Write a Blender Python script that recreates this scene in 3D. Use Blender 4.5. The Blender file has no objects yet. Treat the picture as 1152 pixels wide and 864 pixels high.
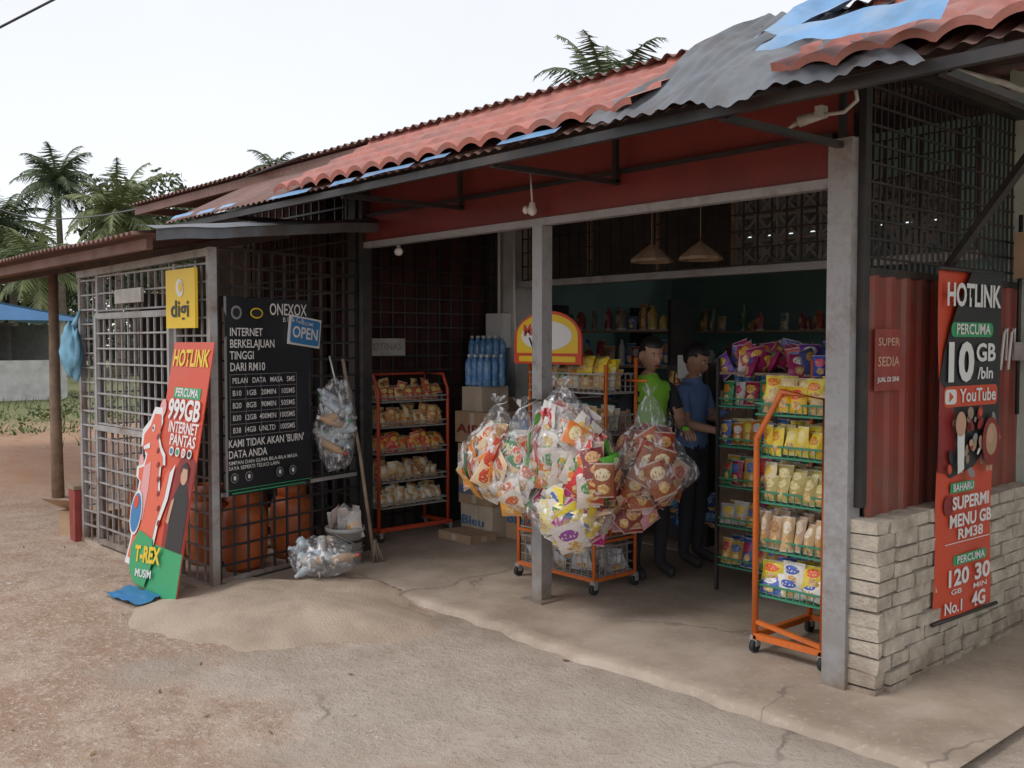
import bpy, math, random
from mathutils import Vector, Matrix, noise
random.seed(7)
V=Vector
scene=bpy.context.scene
rnd=random.uniform
# ------------------------------------------------------------------ materials
def newmat(name):
    m=bpy.data.materials.new(name); m.use_nodes=True
    nt=m.node_tree; b=nt.nodes['Principled BSDF']; return m,nt,b
def N(nt,t,**k):
    n=nt.nodes.new(t)
    for a,b in k.items(): setattr(n,a,b)
    return n
def mixc(nt,fac,a,b,mode='MIX'):
    n=N(nt,'ShaderNodeMix',data_type='RGBA',blend_type=mode)
    for i,v in ((0,fac),(6,a),(7,b)):
        if hasattr(v,'is_linked') or hasattr(v,'links'): nt.links.new(v,n.inputs[i])
        else: n.inputs[i].default_value=v if i==0 else (*v,1)
    return n.outputs[2]
def noi(nt,co,scale,detail=2,rough=.6):
    n=N(nt,'ShaderNodeTexNoise'); n.inputs['Scale'].default_value=scale; n.inputs['Detail'].default_value=detail
    n.inputs['Roughness'].default_value=rough
    nt.links.new(co,n.inputs['Vector']); return n.outputs['Fac']
def ramp(nt,f,a,b):
    n=N(nt,'ShaderNodeMapRange'); n.inputs[1].default_value=a; n.inputs[2].default_value=b
    nt.links.new(f,n.inputs[0]); return n.outputs[0]
def bumpn(nt,b,h,strength,dist=.01):
    n=N(nt,'ShaderNodeBump'); n.inputs['Strength'].default_value=strength; n.inputs['Distance'].default_value=dist
    nt.links.new(h,n.inputs['Height']); nt.links.new(n.outputs[0],b.inputs['Normal'])
def mat(name,col,rough=.6,metal=0,var=.2,scale=6,dirt=None,dirta=.5,dscale=2.5,bump=0,bscale=40,alpha=1,lo=.45,hi=.7,spec=None,foot=0):
    m,nt,b=newmat(name)
    co=N(nt,'ShaderNodeNewGeometry').outputs['Position']
    dk=tuple(c*(1-var) for c in col); lt=tuple(min(1,c*(1+var)) for c in col)
    c=mixc(nt,ramp(nt,noi(nt,co,scale),.3,.7),dk,lt) if var>.09 else None
    if c is None:
        rgb=N(nt,'ShaderNodeRGB'); rgb.outputs[0].default_value=(*col,1); c=rgb.outputs[0]
    if dirt:
        f=ramp(nt,noi(nt,co,dscale,4,.7),lo,hi)
        mm=N(nt,'ShaderNodeMath',operation='MULTIPLY'); nt.links.new(f,mm.inputs[0]); mm.inputs[1].default_value=dirta
        c=mixc(nt,mm.outputs[0],c,dirt)
    if foot:
        sp=N(nt,'ShaderNodeSeparateXYZ'); nt.links.new(co,sp.inputs[0])
        f=ramp(nt,sp.outputs[2],foot,.0); mm=N(nt,'ShaderNodeMath',operation='MULTIPLY'); nt.links.new(f,mm.inputs[0]); nt.links.new(ramp(nt,noi(nt,co,7,3),.25,.6),mm.inputs[1])
        c=mixc(nt,mm.outputs[0],c,(.2,.14,.095))
    nt.links.new(c,b.inputs['Base Color'])
    b.inputs['Roughness'].default_value=rough; b.inputs['Metallic'].default_value=metal
    if spec is not None: b.inputs['Specular IOR Level'].default_value=spec
    if bump: bumpn(nt,b,noi(nt,co,bscale,3,.65),bump)
    return m
M={}
M['black']=mat('black_steel',(.024,.024,.026),.45,0,.3,9,(.10,.055,.035),.45)
M['grey_post']=mat('grey_painted_steel',(.34,.34,.35),.5,0,.12,5,(.15,.105,.075),.75,5,foot=.5)
M['white_bar']=mat('white_painted_bars',(.38,.38,.38),.5,0,.15,12,(.17,.10,.065),.8,6,foot=.5)
M['fascia']=mat('red_fascia_board',(.25,.038,.03),.6,0,.18,3,(.11,.035,.03),.6,3)
M['fascia2']=mat('red_beam',(.19,.026,.023),.5,0,.15,3,(.08,.022,.02),.6,2)
M['redmetal']=mat('red_sheet_metal',(.25,.045,.032),.5,.1,.15,4,(.16,.085,.065),.75,5,foot=1.3)
M['tile']=mat('terracotta_roof_tile',(.43,.15,.115),.6,0,.22,7,(.27,.165,.145),.75,3,.3,60)
M['rust']=mat('rusty_corrugated',(.22,.13,.11),.7,.1,.25,6,(.12,.045,.025),.8,1.5)
M['greymetal']=mat('grey_weathered_sheet',(.15,.165,.18),.5,.2,.25,5,(.11,.075,.06),.75,3)
M['bluesheet']=mat('blue_sheet',(.16,.34,.58),.45,.1,.2,6,(.36,.42,.48),.7,4)
M['underside']=mat('roof_underside',(.07,.05,.045),.8,0,.3,4)
M['ceil']=mat('shop_ceiling',(.28,.27,.25),.8,0,.1,4)
M['green_wall']=mat('pale_green_render',(.50,.57,.49),.85,0,.1,4,(.30,.31,.26),.6,2,.3,60)
M['teal_wall']=mat('teal_wall',(.22,.38,.36),.8,0,.1,3,(.12,.19,.18),.5,1.5)
M['white_col']=mat('white_column',(.55,.55,.53),.7,0,.1,4,(.3,.27,.24),.5,3)
M['vent']=mat('breeze_block',(.27,.26,.245),.85,0,.12,8,(.12,.11,.10),.6,5)
M['curtain']=mat('dark_curtain',(.06,.02,.018),.9,0,.3,5)
M['darkwall']=mat('dark_wall',(.06,.052,.048),.9,0,.3,3)
M['brick']=mat('concrete_brick',(.52,.46,.375),.92,0,.2,11,(.27,.21,.165),.7,6,.9,70,foot=.25)
M['mortar']=mat('mortar',(.30,.26,.21),.95,0,.15,20)
M['ramp']=mat('ramp_concrete',(.45,.355,.27),.85,0,.12,3,(.31,.235,.17),.7,2,.7,60)
M['orange']=mat('orange_rack_paint',(.70,.16,.025),.4,0,.1,8,(.28,.1,.04),.6,8)
M['redrack']=mat('red_rack_paint',(.55,.07,.03),.4,0,.1,8,(.25,.06,.03),.5,9)
M['greenwire']=mat('green_wire',(.04,.25,.15),.45,0,.05)
M['chrome']=mat('wire_grey',(.42,.41,.4),.4,.4,.05)
M['rubber']=mat('rubber_wheel',(.03,.03,.03),.7,0,.05)
M['white']=mat('white_plastic',(.70,.70,.68),.4,0,.06,5)
M['bone']=mat('dusty_white_plastic',(.48,.47,.44),.5,0,.12,9,(.28,.24,.18),.7,5)
M['prwhite']=mat('print_white',(.74,.74,.73),.4,0,.03)
M['prblack']=mat('print_black',(.02,.022,.027),.35,0,.05)
M['prred']=mat('print_orange_red',(.62,.07,.03),.38,0,.08,3,(.5,.12,.07),.4,3)
M['prdred']=mat('print_dark_red',(.25,.022,.022),.38,0,.2,5)
M['pryel']=mat('print_yellow',(.78,.53,.03),.4,0,.06)
M['prgreen']=mat('print_green',(.04,.34,.14),.4,0,.08)
M['prblue']=mat('print_blue',(.04,.20,.44),.4,0,.08)
M['prskin']=mat('print_skin',(.55,.32,.22),.4,0,.06)
M['prgrey']=mat('print_grey',(.25,.25,.26),.4,0,.05)
M['pink']=mat('print_pink',(.72,.36,.36),.4,0,.05)
M['carton']=mat('cardboard',(.43,.29,.18),.85,0,.12,5,(.30,.20,.13),.4,4)
M['cartonw']=mat('pale_cardboard',(.55,.45,.34),.85,0,.1,5)
M['gas']=mat('orange_gas_paint',(.5,.12,.03),.45,0,.2,5,(.2,.08,.04),.6,6)
M['wood']=mat('weathered_wood',(.28,.20,.14),.85,0,.25,10)
M['trunk']=mat('palm_bark',(.16,.13,.10),.95,0,.3,5)
M['skin']=mat('skin',(.44,.245,.165),.5,0,.05,20)
M['hair']=mat('black_hair',(.014,.012,.011),.5,0,.05,60)
M['eyew']=mat('eye_white',(.6,.58,.55),.3,0,.05)
M['lip']=mat('lips',(.3,.11,.09),.5,0,.05)
M['shirtg']=mat('green_shirt',(.25,.60,.05),.8,0,.1,8)
M['shirtb']=mat('blue_shirt',(.13,.22,.45),.85,0,.15,8)
M['vest']=mat('dark_vest',(.025,.027,.037),.85,0,.05)
M['trouser']=mat('dark_trousers',(.035,.035,.045),.9,0,.05)
M['bluecloth']=mat('blue_plastic_bag',(.20,.45,.62),.5,0,.2,8)
M['straw']=mat('brown_paper_cover',(.34,.24,.16),.8,0,.2,9)
M['hutblue']=mat('hut_blue_roof',(.14,.33,.66),.5,0,.1,1)
M['paperred']=mat('maroon_poster',(.28,.05,.04),.5,0,.2,12)
M['petb']=mat('pet_bottle',(.45,.52,.55),.15,0,.25,30)
M['redbag']=mat('red_cap',(.5,.06,.04),.5,0,.05)
def leafmat(name,a,b,scale=.8):
    m,nt,bs=newmat(name); co=N(nt,'ShaderNodeNewGeometry').outputs['Position']
    c=mixc(nt,ramp(nt,noi(nt,co,scale,3),.35,.65),a,b); nt.links.new(c,bs.inputs['Base Color'])
    bs.inputs['Roughness'].default_value=.6
    return m
M['palm']=leafmat('palm_leaf',(.05,.075,.035),(.13,.17,.08),1.5)
M['palmlight']=leafmat('palm_leaf_light',(.09,.12,.045),(.20,.23,.09),1.5)
M['leaf']=leafmat('tree_leaf',(.04,.06,.03),(.12,.15,.07),.5)
M['bush']=leafmat('bush_leaf',(.05,.09,.025),(.16,.2,.06),2)
def plastic(name,fac,tint=(1,1,1)):
    m,nt,b=newmat(name); out=nt.nodes['Material Output']
    tr=N(nt,'ShaderNodeBsdfTransparent'); tr.inputs[0].default_value=(.97,.97,.98,1)
    mx=N(nt,'ShaderNodeMixShader')
    b.inputs['Base Color'].default_value=(.8*tint[0],.81*tint[1],.83*tint[2],1); b.inputs['Roughness'].default_value=.12
    co=N(nt,'ShaderNodeNewGeometry').outputs['Position']
    mp=N(nt,'ShaderNodeMapping'); mp.inputs['Scale'].default_value=(1,1,.35); nt.links.new(co,mp.inputs[0])
    h=noi(nt,mp.outputs[0],34,2,.5)
    f=ramp(nt,h,.54,.66)  # whitish streaks painted into the film as its highlights
    mm=N(nt,'ShaderNodeMath',operation='MULTIPLY_ADD'); nt.links.new(f,mm.inputs[0]); mm.inputs[1].default_value=fac*1.6; mm.inputs[2].default_value=fac*.25
    nt.links.new(mm.outputs[0],mx.inputs[0]); nt.links.new(tr.outputs[0],mx.inputs[1]); nt.links.new(b.outputs[0],mx.inputs[2])
    nt.links.new(mx.outputs[0],out.inputs[0])
    return m
M['clear']=plastic('clear_plastic_bag',.40)
def packmat():
    m,nt,b=newmat('printed_packaging')
    c1=N(nt,'ShaderNodeVertexColor',layer_name='Col').outputs[0]
    c2=N(nt,'ShaderNodeVertexColor',layer_name='Col2').outputs[0]
    uv=N(nt,'ShaderNodeUVMap').outputs[0]
    sp=N(nt,'ShaderNodeSeparateXYZ'); nt.links.new(uv,sp.inputs[0])
    def ma(op,a,bv=None):
        n=N(nt,'ShaderNodeMath',operation=op)
        for i,v in enumerate((a,bv)):
            if v is None: continue
            if hasattr(v,'links'): nt.links.new(v,n.inputs[i])
            else: n.inputs[i].default_value=v
        return n.outputs[0]
    co=N(nt,'ShaderNodeNewGeometry').outputs['Position']
    nz=noi(nt,co,34,2)
    dx=ma('MULTIPLY',ma('SUBTRACT',sp.outputs[0],.5),1.15); dy=ma('MULTIPLY',ma('SUBTRACT',sp.outputs[1],.68),2.1)
    d=ma('ADD',ma('MULTIPLY',dx,dx),ma('MULTIPLY',dy,dy))
    f=ramp(nt,ma('ADD',d,ma('MULTIPLY',ma('SUBTRACT',nz,.5),.10)),.15,.135)
    c=mixc(nt,f,c1,c2)
    # product picture, lower half
    ex=ma('MULTIPLY',ma('SUBTRACT',sp.outputs[0],.55),1.5); ey=ma('MULTIPLY',ma('SUBTRACT',sp.outputs[1],.28),2.2)
    e=ma('ADD',ma('MULTIPLY',ex,ex),ma('MULTIPLY',ey,ey)); e=ma('ADD',e,ma('MULTIPLY',ma('SUBTRACT',nz,.5),.35))
    pic=mixc(nt,ramp(nt,nz,.42,.58),(.55,.30,.10),(.75,.58,.30))
    c=mixc(nt,ramp(nt,e,.14,.12),c,pic)
    # lettering band in the logo
    mp=N(nt,'ShaderNodeMapping'); nt.links.new(uv,mp.inputs[0]); mp.inputs['Scale'].default_value=(9,4,1)
    vo=N(nt,'ShaderNodeTexVoronoi'); nt.links.new(mp.outputs[0],vo.inputs['Vector']); vo.inputs['Scale'].default_value=1.3
    t=ma('MULTIPLY',ramp(nt,vo.outputs['Distance'],.40,.34),ma('MULTIPLY',ramp(nt,sp.outputs[1],.58,.61),ramp(nt,sp.outputs[1],.78,.75)))
    t=ma('MULTIPLY',t,ma('MULTIPLY',ramp(nt,sp.outputs[0],.17,.2),ramp(nt,sp.outputs[0],.83,.8)))
    c=mixc(nt,ma('MULTIPLY',t,.85),c,c1)
    # crimped end seals
    cr=ma('ADD',ramp(nt,sp.outputs[1],.05,.03),ramp(nt,sp.outputs[1],.95,.97))
    c=mixc(nt,ma('MULTIPLY',cr,.5),c,(.7,.68,.62))
    nt.links.new(c,b.inputs['Base Color']); b.inputs['Roughness'].default_value=.26
    bumpn(nt,b,noi(nt,co,45,2),.6,.01)
    return m
M['pack']=packmat()
# ------------------------------------------------------------------ mesh builder
class MB:
    def __init__(s): s.v=[];s.f=[];s.mi=[];s.c=[];s.uv=[];s.sm=[];s.mats=[];s.col=(.5,.5,.5);s.col2=(.5,.5,.5);s.hascol=False
    def m(s,mat):
        mat=M[mat] if isinstance(mat,str) else mat
        if mat not in s.mats: s.mats.append(mat)
        return s.mats.index(mat)
    def face(s,idx,mt,uv=None,smooth=False):
        s.f.append(tuple(idx)); s.mi.append(s.m(mt)); s.c.append((s.col,s.col2)); s.uv.append(uv); s.sm.append(smooth)
    def poly(s,pts,mt,uv=None):
        n=len(s.v); s.v+= [V(p) for p in pts]; s.face(range(n,n+len(pts)),mt,uv)
    def hexa(s,P,mt):
        n=len(s.v); s.v+=[V(p) for p in P]
        for f in ((0,3,2,1),(4,5,6,7),(0,1,5,4),(1,2,6,5),(2,3,7,6),(3,0,4,7)):
            s.face([n+i for i in f],mt,((0,0),(1,0),(1,1),(0,1)))
    def bx(s,x0,x1,y0,y1,z0,z1,mt,j=0):
        P=[(x0,y0,z0),(x1,y0,z0),(x1,y1,z0),(x0,y1,z0),(x0,y0,z1),(x1,y0,z1),(x1,y1,z1),(x0,y1,z1)]
        if j: P=[(a+rnd(-j,j),b+rnd(-j,j),c+rnd(-j,j)) for a,b,c in P]
        s.hexa(P,mt)
    def rbox(s,c,sx,sy,sz,yaw,mt,tilt=0):
        R=Matrix.Rotation(yaw,3,'Z')@Matrix.Rotation(tilt,3,'X'); c=V(c)
        P=[c+R@V((a*sx/2,b*sy/2,d)) for a,b,d in ((-1,-1,0),(1,-1,0),(1,1,0),(-1,1,0),(-1,-1,sz),(1,-1,sz),(1,1,sz),(-1,1,sz))]
        s.hexa(P,mt)
    def beam(s,a,b,w,h=None,mt='black'):
        a=V(a);b=V(b);h=h or w;d=(b-a).normalized()
        up=V((0,0,1)) if abs(d.z)<.95 else V((0,1,0))
        r=d.cross(up).normalized(); u=r.cross(d)
        P=[p+r*(i*w/2)+u*(j*h/2) for p in (a,b) for i,j in ((-1,-1),(1,-1),(1,1),(-1,1))]
        s.hexa(P,mt)
    def tube(s,pts,rad,mt,n=8,smooth=True,cap=True):
        pts=[V(p) for p in pts]
        if not hasattr(rad,'__len__'): rad=[rad]*len(pts)
        base=len(s.v); ref=None
        for i,p in enumerate(pts):
            d=(pts[min(i+1,len(pts)-1)]-pts[max(i-1,0)]).normalized()
            if ref is None: ref=V((0,0,1)) if abs(d.z)<.9 else V((1,0,0))
            r=d.cross(ref).normalized(); u=r.cross(d); ref=u if abs(d.dot(u))<.5 else ref
            for k in range(n):
                a=2*math.pi*k/n; s.v.append(p+(r*math.cos(a)+u*math.sin(a))*rad[i])
        for i in range(len(pts)-1):
            for k in range(n):
                a=base+i*n+k; b=base+i*n+(k+1)%n
                s.face((a,b,b+n,a+n),mt,None,smooth)
        if cap:
            s.face([base+k for k in range(n)][::-1],mt); s.face([base+(len(pts)-1)*n+k for k in range(n)],mt)
    def lathe(s,c,prof,mt,n=16,smooth=True,axis=None):
        c=V(c); base=len(s.v)
        R=axis if axis else Matrix.Identity(3)
        for r,z in prof:
            for k in range(n):
                a=2*math.pi*k/n; s.v.append(c+R@V((r*math.cos(a),r*math.sin(a),z)))
        for i in range(len(prof)-1):
            for k in range(n):
                a=base+i*n+k; b=base+i*n+(k+1)%n
                s.face((a,b,b+n,a+n),mt,((k/n,i/(len(prof)-1)),((k+1)/n,i/(len(prof)-1)),((k+1)/n,(i+1)/(len(prof)-1)),(k/n,(i+1)/(len(prof)-1))),smooth)
    def grid(s,fn,nu,nv,mt,smooth=True,wrap=False):
        base=len(s.v)
        for j in range(nv+1):
            for i in range(nu+1): s.v.append(V(fn(i/nu,j/nv)))
        for j in range(nv):
            for i in range(nu):
                a=base+j*(nu+1)+i
                m_=mt(i/nu,j/nv) if callable(mt) else mt
                if m_ is None: continue
                s.face((a,a+1,a+nu+2,a+nu+1),m_,((i/nu,j/nv),((i+1)/nu,j/nv),((i+1)/nu,(j+1)/nv),(i/nu,(j+1)/nv)),smooth)
    def ell(s,c,rx,ry,rz,mt,n=12,R=None,nz=0,sc=3):
        c=V(c);R=R or Matrix.Identity(3)
        def fn(u,v):
            a=2*math.pi*u; b=math.pi*(v-.5)
            d=V((math.cos(b)*math.cos(a),math.cos(b)*math.sin(a),math.sin(b)))
            k=1+(nz*noise.noise(d*sc+c*5) if nz else 0)
            return c+R@V((d.x*rx*k,d.y*ry*k,d.z*rz*k))
        s.grid(fn,n,max(4,n//2+2),mt)
    def packet(s,c,r,u,w,h,th,c1=None,c2=None,mt='pack'):
        s.hascol=True
        if c1: s.col=c1
        if c2: s.col2=c2
        c=V(c);r=V(r).normalized();u=V(u); u=(u-r*u.dot(r)).normalized(); n=r.cross(u); ph=rnd(0,50)
        bend=rnd(-.12,.12)
        for sg in (1,-1):
            def fn(a,b):
                x=a*2-1;y=b*2-1
                t=th*.5*max(0,1-abs(x)**3)*max(0,1-abs(y)**4)
                t*=1+.45*noise.noise(V((a*3+ph,b*3,sg)))
                wv=.008*noise.noise(V((a*2.5+ph,b*2.5+7,0)))+bend*h*.25*y*y
                return c+r*(x*w/2*(1-.06*(1-y*y)))+u*(y*h/2)+n*(sg*t+wv)
            s.grid((lambda a,b:fn(a,b)) if sg>0 else (lambda a,b:fn(1-a,b)),4,5,mt)
    def build(s,name,parent=None):
        c=V((0,0,0))
        if s.v:
            mn=V([min(v[i] for v in s.v) for i in range(3)]); mx=V([max(v[i] for v in s.v) for i in range(3)])
            c=(mn+mx)/2; c.z=mn.z
        me=bpy.data.meshes.new(name); me.from_pydata([v-c for v in s.v],[],s.f)
        for m_ in s.mats: me.materials.append(m_)
        me.polygons.foreach_set('material_index',s.mi); me.polygons.foreach_set('use_smooth',s.sm)
        uvl=me.uv_layers.new(name='UVMap'); uvs=[]
        for f,uv in zip(s.f,s.uv):
            for k in range(len(f)): uvs+= list(uv[k]) if uv else [0.5,0.1]
        uvl.data.foreach_set('uv',uvs)
        if s.hascol:
            for j,nm in enumerate(('Col','Col2')):
                a=me.color_attributes.new(nm,'FLOAT_COLOR','CORNER'); arr=[]
                for f,cc in zip(s.f,s.c): arr+= [*cc[j],1.0]*len(f)
                a.data.foreach_set('color',arr)
        me.update()
        o=bpy.data.objects.new(name,me); scene.collection.objects.link(o); o.location=c
        if parent: setp(o,parent)
        return o
def setp(o,p):
    o.parent=p; o.matrix_parent_inverse=Matrix.Translation(p.location).inverted()
def empty(name,loc):
    e=bpy.data.objects.new(name,None); e.location=loc; e.empty_display_size=.2; scene.collection.objects.link(e); return e
FIT=[]
class PL:
    def __init__(s,o,r,u):
        s.o=V(o); s.r=V(r).normalized(); u=V(u); s.u=(u-s.r*u.dot(s.r)).normalized(); s.n=s.r.cross(s.u)
    def p(s,a,b,off=0): return s.o+s.r*a+s.u*b+s.n*off
def rect(mb,P,a0,a1,b0,b1,off,mt): mb.poly([P.p(a0,b0,off),P.p(a1,b0,off),P.p(a1,b1,off),P.p(a0,b1,off)],mt,((0,0),(1,0),(1,1),(0,1)))
def slab(mb,P,a0,a1,b0,b1,o0,o1,mt):
    mb.hexa([P.p(a0,b0,o1),P.p(a1,b0,o1),P.p(a1,b0,o0),P.p(a0,b0,o0),P.p(a0,b1,o1),P.p(a1,b1,o1),P.p(a1,b1,o0),P.p(a0,b1,o0)],mt)
def rrect(mb,P,a0,a1,b0,b1,r,off,mt):
    pts=[]
    for cx,cy,s0 in ((a1-r,b0+r,-90),(a1-r,b1-r,0),(a0+r,b1-r,90),(a0+r,b0+r,180)):
        for k in range(5):
            t=math.radians(s0+k*22.5); pts.append(P.p(cx+r*math.cos(t),cy+r*math.sin(t),off))
    mb.poly(pts,mt)
def oval(mb,P,a,b,ra,rb,off,mt,n=20,rot=0):
    pts=[]
    for k in range(n):
        t=2*math.pi*k/n; x=ra*math.cos(t);y=rb*math.sin(t)
        pts.append(P.p(a+x*math.cos(rot)-y*math.sin(rot),b+x*math.sin(rot)+y*math.cos(rot),off))
    mb.poly(pts,mt)
def pg(mb,P,pts,off,mt): mb.poly([P.p(a,b,off) for a,b in pts],mt)
def text(parent,body,P,a,b,size,mt,w=None,off=.009,bold=.02,rot=0,al='CENTER'):
    cu=bpy.data.curves.new('lettering','FONT'); cu.body=body; cu.size=size; cu.align_x=al; cu.align_y='CENTER'
    cu.offset=bold*size; cu.resolution_u=3
    cu.materials.append(M[mt])
    o=bpy.data.objects.new('lettering_'+''.join(ch for ch in body.lower() if ch.isalnum())[:10],cu)
    scene.collection.objects.link(o)
    mw=Matrix((P.r,P.u,P.n)).transposed().to_4x4()@Matrix.Rotation(rot,4,'Z'); mw.translation=P.p(a,b,off)
    o.parent=parent; o.matrix_parent_inverse=Matrix.Translation(parent.location).inverted()
    o.matrix_basis=mw
    if w: FIT.append((o,w))
    return o
def grille(mb,a,b,z0,z1,du,dz,th,mt,skip=None):
    a=V(a);b=V(b); L=(b-a).length; d=(b-a)/L
    n=max(1,round(L/du))
    for i in range(n+1):
        p=a+d*(L*i/n); mb.beam((p.x,p.y,z0),(p.x,p.y,z1),th,th,mt)
    m_=max(1,round((z1-z0)/dz)); nn=V((d.y,-d.x,0))*th*.9
    for i in range(m_+1):
        z=z0+(z1-z0)*i/m_; mb.beam((a.x+nn.x,a.y+nn.y,z),(b.x+nn.x,b.y+nn.y,z),th,th,mt)
# ------------------------------------------------------------------ ground
def mathf(nt):
    def ma(op,a,bv):
        n=N(nt,'ShaderNodeMath',operation=op)
        for i,v in enumerate((a,bv)):
            if hasattr(v,'links'): nt.links.new(v,n.inputs[i])
            else: n.inputs[i].default_value=v
        return n.outputs[0]
    return ma
def cracks(nt,co,ma,scale,w):
    vo=N(nt,'ShaderNodeTexVoronoi',feature='DISTANCE_TO_EDGE'); vo.inputs['Scale'].default_value=scale
    wv=N(nt,'ShaderNodeVectorMath',operation='MULTIPLY_ADD')
    nv=N(nt,'ShaderNodeTexNoise'); nv.inputs['Scale'].default_value=1.8; nv.inputs['Detail'].default_value=6; nt.links.new(co,nv.inputs['Vector'])
    nt.links.new(nv.outputs['Color'],wv.inputs[0]); wv.inputs[1].default_value=(.9,.9,0); nt.links.new(co,wv.inputs[2]); nt.links.new(wv.outputs[0],vo.inputs['Vector'])
    return ma('MULTIPLY',ramp(nt,vo.outputs['Distance'],w,w*.2),ramp(nt,noi(nt,co,.9,2),.52,.6))
def ground_mat():
    m,nt,b=newmat('dirt_and_concrete_ground')
    co=N(nt,'ShaderNodeNewGeometry').outputs['Position']; sp=N(nt,'ShaderNodeSeparateXYZ'); nt.links.new(co,sp.inputs[0])
    ma=mathf(nt)
    n1=noi(nt,co,1.1,5,.62); nf=noi(nt,co,30,5,.75); nm=noi(nt,co,5,5,.65); ng=noi(nt,co,95,2,.7); nb=noi(nt,co,.55,3,.6)
    dirt=mixc(nt,ramp(nt,nm,.35,.65),(.37,.245,.17),(.55,.42,.32))
    dirt=mixc(nt,ramp(nt,n1,.50,.68),dirt,(.36,.225,.145))
    dirt=mixc(nt,ramp(nt,nf,.5,.68),dirt,(.62,.53,.45))
    dirt=mixc(nt,ramp(nt,ng,.58,.7),dirt,(.23,.165,.12))
    conc=mixc(nt,ramp(nt,nm,.35,.7),(.46,.37,.295),(.58,.49,.41))
    conc=mixc(nt,ma('MULTIPLY',ramp(nt,n1,.48,.64),.9),conc,(.37,.285,.215))
    conc=mixc(nt,ma('MULTIPLY',ramp(nt,nb,.5,.62),.45),conc,(.62,.55,.48))
    conc=mixc(nt,ma('MULTIPLY',ramp(nt,nf,.54,.68),.6),conc,(.28,.22,.17))
    conc=mixc(nt,ma('MULTIPLY',ramp(nt,ng,.6,.72),.7),conc,(.66,.6,.52))
    k=ma('MINIMUM',ma('ADD',sp.outputs[0],2.35),ma('ADD',sp.outputs[1],2.25))
    k=ma('ADD',k,ma('MULTIPLY',ma('SUBTRACT',n1,.5),2.2))
    c=mixc(nt,ramp(nt,k,-.08,.2),dirt,conc)
    cr=ma('MULTIPLY',cracks(nt,co,ma,.35,.009),ramp(nt,k,.1,.3))
    c=mixc(nt,ma('MULTIPLY',cr,.6),c,(.17,.125,.095))
    j=ma('MULTIPLY',ramp(nt,sp.outputs[1],-.80,-.56),ramp(nt,n1,.35,.6)); j=ma('MULTIPLY',j,ramp(nt,sp.outputs[1],-.3,-.5))
    c=mixc(nt,ma('MULTIPLY',j,.45),c,(.22,.165,.125))
    rs=ramp(nt,sp.outputs[0],-7.5,-10); c=mixc(nt,ma('MULTIPLY',rs,ramp(nt,nm,.3,.6)),c,(.42,.22,.12))
    g=ma('SUBTRACT',ma('MULTIPLY',sp.outputs[0],-1),17.0); g=ma('ADD',g,ma('MULTIPLY',ma('SUBTRACT',nm,.5),22))
    gr=mixc(nt,ramp(nt,nf,.4,.7),(.12,.15,.05),(.30,.25,.13))
    c=mixc(nt,ramp(nt,g,-.3,2.5),c,gr)
    nt.links.new(c,b.inputs['Base Color']); b.inputs['Roughness'].default_value=.93
    h=ma('ADD',ma('MULTIPLY',nf,.7),nm); h=ma('ADD',h,ma('MULTIPLY',ng,.25)); bumpn(nt,b,h,.9,.03)
    return m
M['ground']=ground_mat()
def floor_mat():
    m,nt,b=newmat('worn_shop_floor_concrete')
    co=N(nt,'ShaderNodeNewGeometry').outputs['Position']; ma=mathf(nt)
    n1=noi(nt,co,1.3,5,.6); nf=noi(nt,co,28,4,.7); nm=noi(nt,co,4,4,.6)
    c=mixc(nt,ramp(nt,nm,.35,.68),(.39,.31,.24),(.49,.405,.33))
    c=mixc(nt,ma('MULTIPLY',ramp(nt,n1,.45,.62),.8),c,(.29,.225,.17))
    c=mixc(nt,ma('MULTIPLY',ramp(nt,nf,.55,.7),.45),c,(.58,.5,.42))
    c=mixc(nt,ma('MULTIPLY',cracks(nt,co,ma,.6,.007),.6),c,(.14,.11,.09))
    nt.links.new(c,b.inputs['Base Color'])
    b.inputs['Roughness'].default_value=.62
    bumpn(nt,b,ma('ADD',nm,ma('MULTIPLY',nf,.4)),.4,.012); return m
M['floor']=floor_mat()
g=MB()
def gz(x,y):
    if x>-7 and y>-.6: return 0
    d=min(1,max(0,(-.6-y))/.6) if x>-3.6 else min(1,max(0,-1.7-y)/.6)
    return .022*d*(noise.noise(V((x*1.3,y*1.3,0)))+.4*noise.noise(V((x*4,y*4,3))))
def axisv(lo,hi,fine0,fine1,st):
    a=[lo,lo*.5,lo*.2,lo*.08]; x=fine0
    a=[t for t in a if t<fine0-1]
    while x<=fine1: a.append(x); x+=st
    a+= [t for t in (hi*.08,hi*.2,hi*.5,hi) if t>fine1+1]; return a
xs=axisv(-400,400,-9,6,.12); ys=axisv(-400,400,-6,2,.12)
g.v=[V((x,y,gz(x,y) if -9<x<6 and -6<y<2 else 0)) for y in ys for x in xs]
for j in range(len(ys)-1):
    for i in range(len(xs)-1):
        a=j*len(xs)+i; g.face((a,a+1,a+1+len(xs),a+len(xs)),'ground',None,True)
g.build('ground')
pb=MB(); M['stone']=mat('pebble',(.46,.38,.31),.95,0,.4,3)
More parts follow.
